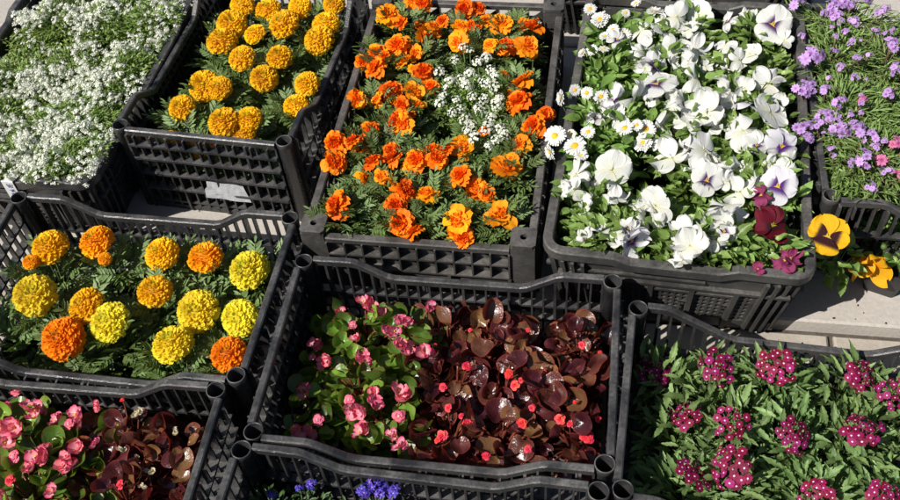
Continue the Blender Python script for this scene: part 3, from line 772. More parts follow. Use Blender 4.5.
FL['phlox'] = [mesh('flower_cluster', cluster(i, f5p, 5, .80, 1.0, .46, .25, 2), [M_['phlox'], M_['phloxpink'], M_['phlox_leaf']]) for i in range(4)]
FL['phloxp'] = [mesh('flower_cluster', cluster(i, f5p, 3, .5, 1.1, .5, .25, 2), [M_['phloxpink'], M_['phlox'], M_['phlox_leaf']]) for i in range(2)]
FL['lob'] = [mesh('flower_cluster', cluster(i, floret(5, .3, 0, .12), 6, .6, 1.3, .42, .3, 2), [M_['lob'], M_['eye'], M_['lob_leaf']]) for i in range(3)]
f4 = floret(4, .5, 0, .13, 0, 1)
AC = [cluster(i, f4, 17, .80, 1.4, .22, .22, 2) for i in range(4)]
f4s = merge([inst(grid(1, 2, lambda t, u: .42*(.35+.65*math.sin(math.pi*.8*t)), None, lambda t, u: -.15*t*t, .5), [frames((0, 0, 0), (math.cos(a), math.sin(a), .15), (0, 0, 1), 1.)[0] for a in (0, 1.57, 3.14, 4.71)]), Tpl([(.14, 0, .05), (0, .14, .05), (-.14, 0, .05), (0, -.14, .05)], [(0, 1, 2, 3)], mi=1)])
ACS = [cluster(i, f4s, 11, .80, 1.35, .27, .3) for i in range(4)]
FL['alys'] = [mesh('flower_cluster', t, [M_['alys'], M_['disk'], M_['alys_leaf']]) for t in AC]

POTR, POTH = .037, .07
def potmesh(r, h, soil=True):
    t = lathe([(r*.78, 0), (r*.98, h-.006), (r*1.06, h-.006), (r*1.06, h), (r*.96, h), (r*.94, h-.012)], 16)
    s = lathe([(.001, h-.010), (r*.5, h-.009), (r*.94, h-.012)], 16)
    return mesh('pot', t, M_['pot']), mesh('soil', s, M_['soil'])
POT, SOIL = potmesh(POTR, POTH)

# kind: leaf set, leaf material, stem material, leaf length range, leaf count, dome radius, leaf tilt
KIND = {
    'mar':  dict(lf='mar', m='mar_leaf', st='ped', ln=(.030, .052), n=85, R=.068, down=.10, out=.75),
    'fre':  dict(lf='mar', m='mar_leaf', st='ped', ln=(.026, .044), n=110, R=.070, down=.07, out=.7),
    'pan':  dict(lf='pansy', m='pansy_leaf', st='ped', ln=(.018, .034), n=150, R=.075, down=.07, out=.7),
    'dai':  dict(lf='daisy', m='daisy_leaf', st='ped', ln=(.025, .05), n=70, R=.065, down=.07, out=.6),
    'verb': dict(lf='verb', m='verb_leaf', st='ped', ln=(.020, .044), n=120, R=.085, down=.10, out=.62),
    'alys': dict(lf='alys', m='alys_leaf', st='ped', ln=(.007, .012), n=1500, R=.11, down=.06, out=.75),
    'phlox': dict(lf='phlox', m='phlox_leaf', st='phlox_stem', ln=(.014, .028), n=1700, R=.13, down=.06, out=.9),
    'lob':  dict(lf='lob', m='lob_leaf', st='ped', ln=(.010, .018), n=200, R=.06, down=.06, out=.5),
    'bgr':  dict(lf='beg', m='beg_green', st='beg_stem', ln=(.026, .044), n=46, R=.062, down=.07, out=.85),
    'bbr':  dict(lf='beg', m='beg_bronze', st='beg_stem', ln=(.024, .050), n=42, R=.060, down=.06, out=.95),
}

def inside(key, p, m, over):
    """keep what is below the rim within the crate's walls"""
    c = CR[key]; dx, dy = p[:, 0]-c['x'], p[:, 1]-c['y']; a = -c['yaw']
    lx, ly = dx*math.cos(a)-dy*math.sin(a), dx*math.sin(a)+dy*math.cos(a)
    mm = np.where(p[:, 2] > c['top']+.004, m-over, m)
    return (np.abs(lx) < c['w']/2-mm) & (np.abs(ly) < c['d']/2-mm)

def plant(kind, key, label, cat, group, heads, ztop, cen=None, R=None, n=None, name=None, over=.01, pot=True, tilt=.35, potsize=1., face=(-.12, -.25, 1), down=None, lowr=.014):
    K = KIND[kind]; R = R or K['R']; n = n or K['n']
    H = []
    for h in heads:
        px, py, s, typ = h[:4]; dz = h[4] if len(h) > 4 else random.uniform(-.012, .008)
        H.append((at(px, py, ztop+dz), s, typ, h[5] if len(h) > 5 else None))
    if cen is None: c = np.mean([h[0] for h in H], 0)
    else: c = at(cen[0], cen[1], ztop-.02)
    if key:
        b = CR[key]; a = b['yaw']; dx, dy = c[0]-b['x'], c[1]-b['y']; lx, ly = dx*math.cos(a)+dy*math.sin(a), -dx*math.sin(a)+dy*math.cos(a)
        lx = max(-b['w']/2+.065, min(b['w']/2-.065, lx)); ly = max(-b['d']/2+.065, min(b['d']/2-.065, ly))
        c = np.array([b['x']+lx*math.cos(a)-ly*math.sin(a), b['y']+lx*math.sin(a)+ly*math.cos(a), 0]); base = b['z']+.0105
    else: base = LEDGE+.001
    root = bpy.data.objects.new(name, None); col.objects.link(root); root.location = (c[0], c[1], base); root.empty_display_size = .03
    tag(root, label, cat, group)
    o3 = np.array([c[0], c[1], base])
    soilz = base+POTH*potsize
    if pot:
        po = obj('pot', POT, root); so = obj('soil', SOIL, po); po.scale = (potsize,)*3
    # leaves: on a dome round the crown, leaning outward
    dn = down or K['down']; lo_, hi_ = K['ln']
    m = int(n*1.5)
    a = rng.uniform(0, 2*math.pi, m); f = np.sqrt(rng.random(m)); rr = f*R*(1+.18*np.sin(3*a+rng.uniform(0, 6))+rng.normal(0, .06, m))
    depth = rng.random(m)**1.7
    lump = .012*np.sin(a*2+f*5+rng.uniform(0, 6))
    z = ztop-lowr-dn*.55*f**2.2-depth*dn+lump
    z = np.maximum(z, soilz-.01)
    pos = np.stack([c[0]+rr*np.cos(a), c[1]+rr*np.sin(a), z], 1)
    ang = a+rng.normal(0, .6, m); o_ = K['out']*(.35+.75*f)+rng.normal(0, .22, m)
    el = np.clip(1.25-o_*1.3, -.45, 1.35)
    d = np.stack([np.cos(ang)*np.cos(el), np.sin(ang)*np.cos(el), np.sin(el)], 1)
    up = np.stack([-np.cos(ang)*np.sin(el)*.8, -np.sin(ang)*np.sin(el)*.8, np.cos(el)+.35], 1)+rng.normal(0, .28, (m, 3))
    s = rng.uniform(lo_, hi_, m)
    if kind in ('bgr', 'bbr'):
        el = rng.normal(.3, .5, m); d = np.stack([np.cos(ang)*np.cos(el), np.sin(ang)*np.cos(el), np.sin(el)], 1); up = np.array([-.05, -.1, 1])+rng.normal(0, .5, (m, 3))+np.stack([np.cos(ang), np.sin(ang), 0*ang], 1)*rng.uniform(-.9, .5, (m, 1))
    tips = pos+d*s[:, None]
    ok = inside(key, pos, .022, over) & inside(key, tips, .02, over+.006) if key else np.ones(m, bool)
    idx = np.where(ok)[0][:n]
    lfs = LF[K['lf']]; parts = []
    for v in range(len(lfs)):
        ii = idx[v::len(lfs)]
        if len(ii): parts.append(inst(lfs[v], frames(pos[ii]-o3, d[ii], up[ii], s[ii])))
    # stalks
    stk = []
    sub = idx if kind in ('bgr', 'bbr') else idx[::(3 if n < 300 else 14)]
    for i in sub:
        p0 = np.array([c[0]+(pos[i, 0]-c[0])*.25, c[1]+(pos[i, 1]-c[1])*.25, soilz-.012]); p2 = pos[i]; p1 = p0*.4+p2*.6; p1[2] -= .2*(p2[2]-p0[2])*(-.6)
        stk.append(tube([p0-o3, p1-o3, p2-o3], .0016 if K['lf'] != 'beg' else .0022, .0008 if K['lf'] != 'beg' else .0014, 5))
    for (p, sz, typ, fc) in H:
        q0 = np.array([c[0]+(p[0]-c[0])*.2, c[1]+(p[1]-c[1])*.2, soilz-.012]); q1 = np.array([c[0]+(p[0]-c[0])*.75, c[1]+(p[1]-c[1])*.75, soilz+.6*(p[2]-soilz)])
        q2 = p-np.array([0, 0, sz*.45]); q1h = q1*.4+q2*.6+rng.normal(0, .002, 3)
        stk.append(tube([q0-o3, q1-o3, q1h-o3, q2-o3], .0018, .0012, 6))
    st = merge(stk); st.mi[:] = 1
    parts.append(st)
    fo = obj('foliage', mesh('foliage', merge(parts), [M_[K['m']], M_[K['st']]]), root)
    for (p, sz, typ, fc) in H:
        nm = FL[typ]; me = nm[random.randrange(len(nm))]
        up = nrm(np.array(fc if fc else face)+rng.normal(0, tilt*(.3 if fc else 1), 3)*np.array([1, 1, .3]))
        q = random.uniform(0, 6.28)
        if typ[:2] in ('pw', 'pp', 'pl', 'pm', 'pg', 'py', 'po'): yy = np.array([random.uniform(-.8, .8), 1, .3])
        else: yy = np.array([math.cos(q), math.sin(q), 0])
        yy = yy-up*(yy@up)
        M = frames(p-o3, yy, up, sz*random.uniform(.95, 1.05))[0]
        o = obj(me.name.split('.')[0], me, root, M)
    return root, c, o3

# ------------------------------------------------------------------ the planting
GR = {}
# C: pompon marigolds, one bloom to a plant
gC = 'pompon marigolds in the left crate'
for px, py, s, k, lab, ex in [
    (50, 247, .038, 'gold', 'golden pompon marigold near the back left post of the left crate', [(31, 262, .016, 'bud')]),
    (97, 242, .034, 'amber', 'orange pompon marigold by the low back rim, left half of the left crate', [(105, 259, .013, 'bud')]),
    (35, 295, .041, 'yellow', 'broad yellow pompon marigold nearest the left wall of the left crate', []),
    (86, 306, .038, 'gold', 'golden pompon marigold touching a lemon one below right of it', []),
    (63, 339, .042, 'orange', 'large deep orange pompon marigold by the left part of the front rim', []),
    (110, 322, .038, 'lemon', 'lemon pompon marigold touching the golden bloom and the large orange bloom', []),
    (162, 254, .034, 'gold', 'golden pompon marigold at the back of the left crate beside an orange one', []),
    (205, 257, .036, 'amber', 'orange pompon marigold with green centre at the back of the left crate', []),
    (249, 270, .040, 'lemon', 'lemon pompon marigold in the back right corner of the left crate', [(285, 262, .006, 'greenbud', -.03)]),
    (155, 291, .034, 'gold', 'golden pompon marigold in the middle, right above the broad yellow pair', []),
    (198, 311, .040, 'yellow', 'large pale yellow pompon marigold right of centre in the left crate', []),
    (240, 318, .034, 'lemon', 'smaller lemon pompon marigold beside the right wall of the left crate', []),
    (173, 344, .038, 'yellow', 'yellow pompon marigold close to the middle of the front rim', [(165, 374, .009, 'greenbud', -.03)]),
    (229, 354, .034, 'orange', 'deep orange pompon marigold in the front right corner of the left crate', [])]:
    plant('mar', 'C', lab, 'marigold', gC, [(px, py, s*.95, k, 0)]+ex, .205, name='marigold_plant', R=.062, tilt=.2, n=56, lowr=.032)
for px, py, lab in [(130, 268, 'leafy marigold without a bloom between two back row blooms of the left crate'), (10, 330, 'shaded marigold foliage in the front left corner of the left crate'), (120, 350, 'leafy marigold without a bloom by the front rim of the left crate')]:
    plant('mar', 'C', lab, 'marigold', gC, [(px, py, .007, 'greenbud', -.02)], .165, name='marigold_plant', R=.065, n=60)

# B: golden marigolds
gB = 'golden marigolds in the tall crate'
for lab, hs in [
    ('golden marigold with one bloom at the back left of the tall crate', [(242, 5, .031)]),
    ('golden marigold with two blooms at the back middle of the tall crate', [(268, 10, .032), (284, 24, .038)]),
    ('golden marigold with two blooms at the back right of the tall crate', [(300, 7, .029), (334, 4, .029)]),
    ('golden marigold whose two blooms overlap along the left rim of the tall crate', [(232, 24, .036), (222, 41, .037)]),
    ('golden marigold with one round bloom right of the overlapping left pair', [(255, 34, .031)]),
    ('bright golden marigold with two blooms touching by the right rim of the tall crate', [(326, 24, .035), (319, 40, .036)]),
    ('golden marigold with one bloom left of the middle of the tall crate', [(242, 58, .033)]),
    ('golden marigold with one bloom right of the middle of the tall crate', [(280, 57, .033)]),
    ('golden marigold with a single small bloom in the centre front half of the tall crate', [(264, 78, .031)]),
    ('golden marigold with two blooms beside the dip in the right rim', [(307, 84, .033), (296, 106, .030, -.02)]),
    ('golden marigold with two merged blooms in the left front half of the tall crate', [(205, 86, .036), (220, 88, .033)]),
    ('darker golden marigold with one bloom near the front left post of the tall crate', [(182, 108, .034)]),
    ('golden marigold with three blooms by the middle of the front rim of the tall crate', [(224, 122, .034), (249, 119, .031), (244, 134, .030, -.02)]),
    ('golden marigold with two blooms half hidden behind the front rim of the tall crate', [(203, 146, .032, -.05), (172, 141, .030, -.05)])]:
    plant('mar', 'B', lab, 'marigold', gB, [(h[0], h[1], h[2]*random.uniform(.84, .98), 'gold', h[3] if len(h) > 3 else random.uniform(-.01, .01)) for h in hs], .235, name='marigold_plant', R=.07, tilt=.2, n=70, lowr=.028)

# O: orange french marigolds
gO = 'orange marigolds in the grey tabbed crate'
S, D_ = 'single', 'french'
for lab, hs in [
    ('orange marigold with a few blooms at the back left corner of the grey crate', [(387, 14, .030, S), (422, 3, .024, D_), (397, 44, .028, D_)]),
    ('orange marigold with a tight group of blooms at the middle of the back rim', [(464, 8, .026, D_), (442, 21, .020, D_), (433, 26, .018, S), (459, 25, .022, S), (471, 26, .016, D_)]),
    ('orange marigold with a group of blooms in the back right corner of the grey crate', [(500, 23, .028, S), (531, 26, .028, D_), (528, 45, .028, S), (477, 27, .011, D_)]),
    ('orange marigold with blooms right behind the white alyssum', [(458, 43, .026, S), (489, 45, .019, S), (506, 45, .025, D_)]),
    ('orange marigold with open bright blooms left of the middle back', [(424, 37, .028, S), (405, 60, .024, S), (423, 71, .026, D_), (413, 68, .015, S)]),
    ('deep orange marigold with a few blooms along the left wall at the back', [(373, 51, .020, S), (374, 67, .027, D_), (384, 56, .018, D_)]),
    ('deep orange marigold with grouped blooms on the left side nearest the tall crate', [(391, 90, .027, D_), (358, 97, .022, D_), (376, 100, .019, S), (401, 104, .019, D_)]),
    ('orange marigold touching the left edge of the white alyssum', [(414, 92, .025, S), (431, 86, .018, D_)]),
    ('orange marigold with stacked blooms right of the white alyssum', [(521, 80, .030, S), (518, 100, .029, D_), (506, 74, .014, S)]),
    ('orange marigold with blooms by the right wall of the grey crate', [(532, 125, .027, D_), (519, 145, .027, S)]),
    ('orange marigold with broad merged blooms left of the grey crate centre', [(396, 121, .028, D_), (404, 124, .026, S), (372, 131, .023, D_)]),
    ('deep orange marigold with a group of blooms in a cluster by the left wall', [(335, 142, .024, D_), (352, 140, .020, D_), (335, 162, .028, D_), (354, 146, .014, S)]),
    ('orange marigold with a lone deep bloom in the front left corner of the grey crate', [(335, 205, .030, D_)]),
    ('orange marigold with a row of blooms left of the front centre', [(372, 161, .023, D_), (392, 157, .023, D_)]),
    ('orange marigold with blooms in the centre just below the white alyssum', [(416, 159, .025, D_), (437, 158, .023, D_), (445, 150, .020, D_), (462, 147, .026, S)]),
    ('orange marigold with one small bloom at the lower edge of the white alyssum', [(484, 131, .016, D_)]),
    ('bright orange marigold with one wide open bloom by the right wall near the front', [(507, 168, .033, S), (512, 160, .014, S)]),
    ('orange marigold with a few blooms in the right front part of the grey crate', [(460, 175, .026, D_), (475, 187, .021, S), (487, 193, .018, D_)]),
    ('orange marigold with overlapping small blooms left front of the grey crate', [(390, 180, .020, S), (380, 177, .016, S), (405, 190, .024, D_), (395, 205, .021, D_)]),
    ('orange marigold with one open bloom between the front rows', [(427, 193, .026, S)]),
    ('orange marigold with a shaggy open bloom at the front rim middle', [(457, 220, .032, S), (455, 233, .018, S, -.025)]),
    ('orange marigold with one wide bloom beside the front right tab', [(500, 215, .033, S)]),
    ('deep orange marigold with blooms touching at the front rim left of centre', [(400, 223, .026, D_), (414, 231, .021, D_)])]:
    plant('fre', 'O', lab, 'marigold', gO, [(h[0], h[1], h[2]*1.04, h[3], h[4] if len(h) > 4 else random.uniform(-.008, .010)) for h in hs]+[(h[0]+random.uniform(-15, 15), h[1]+random.uniform(-13, 13), random.uniform(.016, .023), random.choice([S, D_]), random.uniform(-.02, -.005)) for h in (hs[:2] if len(hs) > 1 else []) if not (430 < h[0] < 512 and 35 < h[1] < 140)], .235, name='marigold_plant', R=.064, tilt=.5, n=95, over=.032)
plant('fre', 'O', 'leafy marigold without an open bloom by the right wall of the grey crate', 'marigold', gO, [(530, 185, .008, 'greenbud', -.02), (533, 60, .007, 'greenbud', -.01)], .22, cen=(530, 180), name='marigold_plant', R=.065, n=90)
plant('fre', 'O', 'leafy marigold in the front left part of the grey crate beside the lone bloom', 'marigold', gO, [(362, 195, .008, 'greenbud', -.02)], .215, name='marigold_plant', R=.07, n=100)
hs = []
for px, py in [(455, 60), (470, 52), (462, 80), (480, 112), (500, 98), (450, 80), (494, 76), (474, 138), (488, 146), (468, 130), (463, 47), (478, 62), (486, 57), (491, 70), (486, 83), (494, 88), (440, 72), (447, 88), (443, 96), (467, 86), (472, 96), (484, 99), (497, 105), (461, 109), (478, 108), (491, 118), (465, 119), (452, 112), (487, 129), (471, 125), (500, 128), (440, 103), (477, 78), (503, 135), (456, 100), (470, 72), (496, 140)]:
    hs.append((px, py, random.uniform(.012, .017), 'alys', random.uniform(.0, .012)))
plant('alys', 'O', 'white alyssum growing among the orange marigolds in the grey crate', 'alyssum', None, hs, .235, cen=(472, 95), name='alyssum_plant', R=.085, n=2600, lowr=.002)

# D: pansies and daisies
gP, gD = 'white pansies in the charcoal crate', 'white daisies in the charcoal crate'
for lab, hs, cen in [
    ('white daisies at the back left corner of the charcoal crate', [(590, 9, .019, 'daisy'), (600, 20, .027, 'ddaisy'), (613, 30, .018, 'daisy'), (623, 35, .021, 'daisy'), (605, 36, .017, 'ddaisy'), (626, 13, .013, 'daisy')], (606, 30)),
    ('white daisies with small yellow centres at the back rim between the pansies', [(636, 3, .015, 'daisy'), (655, 12, .026, 'ddaisy'), (592, 50, .017, 'daisy'), (604, 49, .016, 'daisy'), (582, 53, .013, 'ddaisy')], (600, 55)),
    ('white daisies leaning over the left rim at mid length of the charcoal crate', [(575, 90, .016, 'daisy'), (587, 93, .017, 'daisy'), (601, 97, .020, 'daisy'), (561, 98, .020, 'ddaisy', 0, (-.9, -.3, .3))], (585, 98)),
    ('white daisies with large yellow centres hanging over the left rim towards the front', [(555, 136, .028, 'daisy', .012), (575, 146, .028, 'daisy', .01), (571, 134, .014, 'daisy'), (588, 132, .018, 'daisy'), (581, 155, .018, 'ddaisy'), (550, 152, .020, 'ddaisy', -.01, (-.8, -.5, .1))], (585, 145)),
    ('white daisies beside the large pansies in the middle of the charcoal crate', [(625, 128, .021, 'daisy'), (646, 129, .023, 'daisy'), (637, 125, .016, 'daisy'), (643, 143, .024, 'ddaisy', -.006)], (630, 135))]:
    plant('dai', 'D', lab, 'daisy plant', gD, [(h[0], h[1], h[2]*.82)+tuple(h[3:]) for h in hs], .262, cen=cen, name='daisy_plant', tilt=.25, over=.02)
for lab, hs in [
    ('white pansy with a dark faced bloom near the back rim, left of middle', [(641, 31, .034, 'ppf'), (664, 31, .036, 'pw'), (644, 48, .034, 'ppc')]),
    ('white pansy with plain crumpled blooms at the middle of the back rim', [(677, 17, .036, 'ppf'), (699, 15, .038, 'pp'), (688, 30, .024, 'ppc')]),
    ('white pansy with a big frilled dark eyed bloom in the back right corner', [(773, 24, .042, 'pw', .01, (-.1, -.7, .8)), (784, 40, .022, 'ppf'), (747, 16, .026, 'ppc')]),
    ('white pansy with small white blooms in the back right quarter', [(724, 46, .032, 'ppc'), (750, 54, .030, 'pp'), (739, 60, .026, 'ppf')]),
    ('white pansy tinged lilac in the back left quarter of the charcoal crate', [(671, 48, .026, 'ppf'), (655, 65, .034, 'plf'), (696, 49, .036, 'ppc')]),
    ('white pansy with very large smooth blooms left of the crate centre', [(656, 84, .050, 'pw'), (636, 98, .036, 'ppf'), (666, 110, .038, 'ppc')]),
    ('white pansy with a violet streaked bloom beside the daisies on the left', [(614, 100, .036, 'plf'), (619, 120, .020, 'ppc')]),
    ('white pansy with crumpled blooms in the middle of the charcoal crate', [(697, 79, .036, 'ppc'), (690, 62, .028, 'ppf'), (713, 90, .030, 'ppc')]),
    ('white pansy with pale folded blooms below the back right quarter', [(769, 84, .040, 'ppc'), (728, 90, .032, 'ppf'), (745, 88, .025, 'ppf')]),
    ('white pansy with a purple throated bloom by the right wall of the charcoal crate', [(747, 103, .036, 'plf'), (770, 113, .046, 'pp', .012), (778, 104, .024, 'pwf')]),
    ('white pansy with broad drooping petals at the very centre of the charcoal crate', [(706, 112, .046, 'ppf', .01), (690, 120, .038, 'ppc'), (684, 104, .03, 'pwf')]),
    ('white pansy with one long flat petal right of centre', [(743, 131, .044, 'ppf', .01), (722, 128, .022, 'ppc')]),
    ('white pansy with violet marked edge bloom on the right wall near the front', [(782, 146, .036, 'plf', .01), (758, 142, .028, 'ppc'), (790, 160, .02, 'ppf')]),
    ('white pansy with a browning bloom left of the charcoal crate centre', [(672, 158, .042, 'ppc'), (705, 151, .046, 'ppf', .01), (690, 150, .026, 'pwf')]),
    ('white pansy whose bloom shows a clear purple eye in the front half', [(707, 180, .034, 'pw', .01, (-.1, -.8, .7)), (735, 163, .038, 'ppc'), (722, 170, .02, 'ppf')]),
    ('white pansy with twisted blooms above the maroon pansy', [(750, 176, .034, 'ppf'), (740, 192, .036, 'ppc')]),
    ('white pansy with a violet faced bloom beside the magenta petal on the right', [(778, 186, .038, 'pl', .01, (-.1, -.6, .8)), (783, 170, .026, 'ppf')]),
    ('white pansy with a tall ragged bloom in the front centre', [(729, 205, .044, 'ppc', .012), (723, 224, .036, 'ppf'), (717, 240, .026, 'ppf', -.01)]),
    ('white pansy with a fan shaped bloom at the front left of the charcoal crate', [(656, 206, .040, 'pp', .01), (645, 219, .022, 'ppf')]),
    ('white pansy with a large pleated bloom near the left wall', [(612, 170, .042, 'pp', .01, (-.1, -.8, .6)), (619, 190, .024, 'ppf'), (576, 174, .030, 'ppf', 0, (-.9, -.3, .3))]),
    ('white pansy with a purple striped bloom at the left part of the front rim', [(632, 241, .036, 'plf'), (620, 234, .020, 'ppf'), (600, 232, .024, 'ppc'), (588, 205, .024, 'ppf'), (575, 190, .026, 'ppc')]),
    ('white pansy with wide blooms lying at the middle of the front rim', [(690, 246, .040, 'ppc', .01), (682, 230, .028, 'ppf'), (706, 240, .024, 'ppc')])]:
    hs = hs+[(h[0]+random.uniform(-24, 24), h[1]+random.uniform(-16, 16), random.uniform(.018, .028), random.choice(['ppf', 'ppc', 'ppc', 'pwf'])) for h in (hs+hs[:2])[:3] if h[0] < 765]
    plant('pan', 'D', lab, 'pansy', gP, [(h[0], h[1], h[2]*.95)+tuple(h[3:]) for h in hs], .262, name='pansy_plant', tilt=.75, over=.015, R=.07, n=150, lowr=.004, face=(-.15, -.35, .9))
plant('pan', 'D', 'dark maroon pansy in the front right corner of the charcoal crate', 'pansy', None, [(773, 225, .033, 'pmf', .012, (.0, -.6, .8)), (776, 236, .020, 'pmf')], .262, name='pansy_plant', R=.06, n=110)
plant('pan', 'D', 'magenta pansy with folded petals around the maroon bloom', 'pansy', None, [(761, 195, .022, 'pgf'), (785, 260, .026, 'pgc', .0), (758, 269, .013, 'pgf', -.01), (791, 258, .018, 'pgc')], .26, cen=(778, 255), name='pansy_plant', R=.06, n=120)
for px, py, lab in [(593, 215, 'bushy green pansy without blooms in the front left corner of the charcoal crate'), (590, 70, 'bushy green foliage clump between the daisies along the left wall'), (740, 250, 'small leaved green pansy without blooms left of the magenta petals'), (770, 62, 'green pansy foliage along the right wall at the back')]:
    plant('pan', 'D', lab, 'pansy', gP, [(px, py, .009, 'greenbud', 0)], .252, name='pansy_plant', R=.075, n=170)

# F and E: begonias
gF1, gF2 = 'pink begonias in the middle crate', 'bronze leaved begonias in the middle crate'
P_ = 'pink'
for lab, hs, cen in [
    ('pink begonia with green leaves in the shaded back left corner of the middle crate', [(316, 348, .019, P_), (334, 322, .016, P_), (338, 310, .011, P_), (326, 364, .016, P_), (312, 357, .006, 'pinkbud')], (322, 345)),
    ('pink begonia with green leaves at the back of the middle crate', [(366, 306, .017, P_), (378, 311, .017, P_), (356, 340, .012, P_), (352, 325, .008, 'pinkbud')], (362, 326)),
    ('pink begonia with bright double blooms at the back beside the bronze leaves', [(406, 322, .018, P_), (389, 335, .017, P_), (404, 350, .018, P_), (424, 351, .020, P_), (428, 308, .014, P_)], (404, 334)),
    ('pink begonia with green leaves in the shaded front left corner of the middle crate', [(302, 391, .018, P_), (312, 430, .017, P_), (295, 433, .014, P_), (318, 420, .010, 'pinkbud')], (308, 405)),
    ('pink begonia in the centre left of the middle crate with lime green leaves', [(366, 360, .019, P_), (375, 389, .013, P_), (358, 411, .020, P_), (349, 400, .009, 'pinkbud')], (358, 382)),
    ('pink begonia with a band of blooms next to the bronze leaves at the front', [(399, 398, .021, P_), (378, 405, .018, P_), (366, 432, .018, P_), (395, 434, .012, P_), (404, 445, .015, P_), (399, 416, .010, 'pinkbud')], (385, 415))]:
    plant('bgr', 'F', lab, 'begonia', gF1, [(h[0], h[1], h[2]*1.2)+tuple(h[3:]) for h in hs], .155 if cen[0] > 340 else .125, cen=cen, name='begonia_plant', R=.066, n=58, tilt=.3)
Q = 'coral'
for lab, hs, cen in [
    ('bronze begonia without open bloom in the back row left of the middle crate', [(435, 345, .006, Q)], (448, 335)),
    ('bronze begonia in the middle of the back row of the middle crate', [(470, 330, .006, Q)], (492, 333)),
    ('bronze begonia with olive tinged leaves at the back right of the middle crate', [(528, 330, .006, Q)], (536, 338)),
    ('bronze begonia in the back right corner of the middle crate', [(582, 345, .010, Q), (600, 352, .006, Q)], (582, 345)),
    ('bronze begonia with one coral bud left of centre in the middle crate', [(467, 366, .012, Q), (443, 387, .011, Q)], (455, 378)),
    ('bronze begonia with a group of three coral blooms at its centre', [(509, 374, .012, Q), (515, 385, .013, Q), (521, 380, .008, Q)], (503, 380)),
    ('bronze begonia with large upright leaves right of centre in the middle crate', [(532, 408, .009, Q), (545, 372, .005, Q)], (548, 384)),
    ('bronze begonia with one bud at the right wall of the middle crate', [(598, 419, .009, Q), (575, 402, .006, Q)], (590, 392)),
    ('bronze begonia with scattered coral buds at the front left of the bronze ones', [(448, 408, .011, Q), (442, 436, .015, Q), (438, 440, .010, Q), (468, 423, .013, Q), (461, 416, .008, Q)], (450, 425)),
    ('bronze begonia with one coral bloom in the front row centre', [(522, 423, .013, Q), (486, 456, .011, Q), (528, 449, .010, Q)], (500, 430)),
    ('bronze begonia with two bright coral blooms in the front right corner', [(560, 419, .013, Q), (587, 437, .017, Q), (570, 424, .008, Q)], (572, 430))]:
    plant('bbr', 'F', lab, 'begonia', gF2, [(h[0], h[1], h[2]*.75)+tuple(h[3:]) for h in hs], .155, cen=cen, name='begonia_plant', R=.064, n=42, tilt=.25)
gE1, gE2 = 'pink begonias in the lower left crate', 'bronze leaved begonias in the lower left crate'
for lab, hs, cen in [
    ('pink begonia at the left picture edge in the lower left crate', [(5, 409, .020, P_), (2, 425, .018, P_), (13, 438, .022, P_), (14, 457, .011, 'pinkbud'), (16, 391, .010, 'pinkbud')], (8, 425)),
    ('pink begonia with pale blooms under the back rim of the lower left crate', [(36, 411, .020, P_), (44, 407, .014, P_), (61, 421, .015, P_), (82, 418, .021, P_), (97, 405, .011, P_), (69, 424, .009, 'pinkbud')], (60, 412)),
    ('pink begonia with a large glossy leaf in the middle of the lower left crate', [(43, 460, .021, P_), (34, 464, .018, P_), (47, 448, .014, P_), (64, 460, .015, P_)], (40, 455)),
    ('pink begonia next to the bronze leaves of the lower left crate', [(79, 450, .018, P_), (74, 467, .020, P_), (96, 443, .011, P_)], (80, 455)),
    ('pink begonia cut off by the bottom picture edge at the lower left', [(53, 491, .014, P_), (4, 493, .018, P_), (10, 480, .008, 'coral')], (30, 495))]:
    plant('bgr', 'E', lab, 'begonia', gE1, [(h[0], h[1], h[2]*1.2)+tuple(h[3:]) for h in hs], .16, cen=cen, name='begonia_plant', R=.068, n=52, tilt=.3)
for lab, hs, cen in [
    ('bronze begonia with cream buds near the back rim of the lower left crate', [(138, 414, .013, 'cream'), (122, 400, .005, 'coral')], (130, 415)),
    ('bronze begonia close to the right post of the lower left crate', [(175, 432, .010, 'cream')], (183, 425)),
    ('bronze begonia with pale buds in the middle of the bronze group', [(120, 450, .010, 'cream'), (138, 456, .008, 'cream')], (125, 450)),
    ('bronze begonia with cream petals beside the right wall of the lower left crate', [(149, 473, .013, 'cream'), (144, 486, .010, 'cream'), (203, 477, .011, 'cream')], (165, 465)),
    ('bronze begonia cut off by the bottom picture edge', [(120, 485, .009, 'coral')], (118, 492))]:
    plant('bbr', 'E', lab, 'begonia', gE2, hs, .160, cen=cen, name='begonia_plant', R=.066, n=42, tilt=.3)

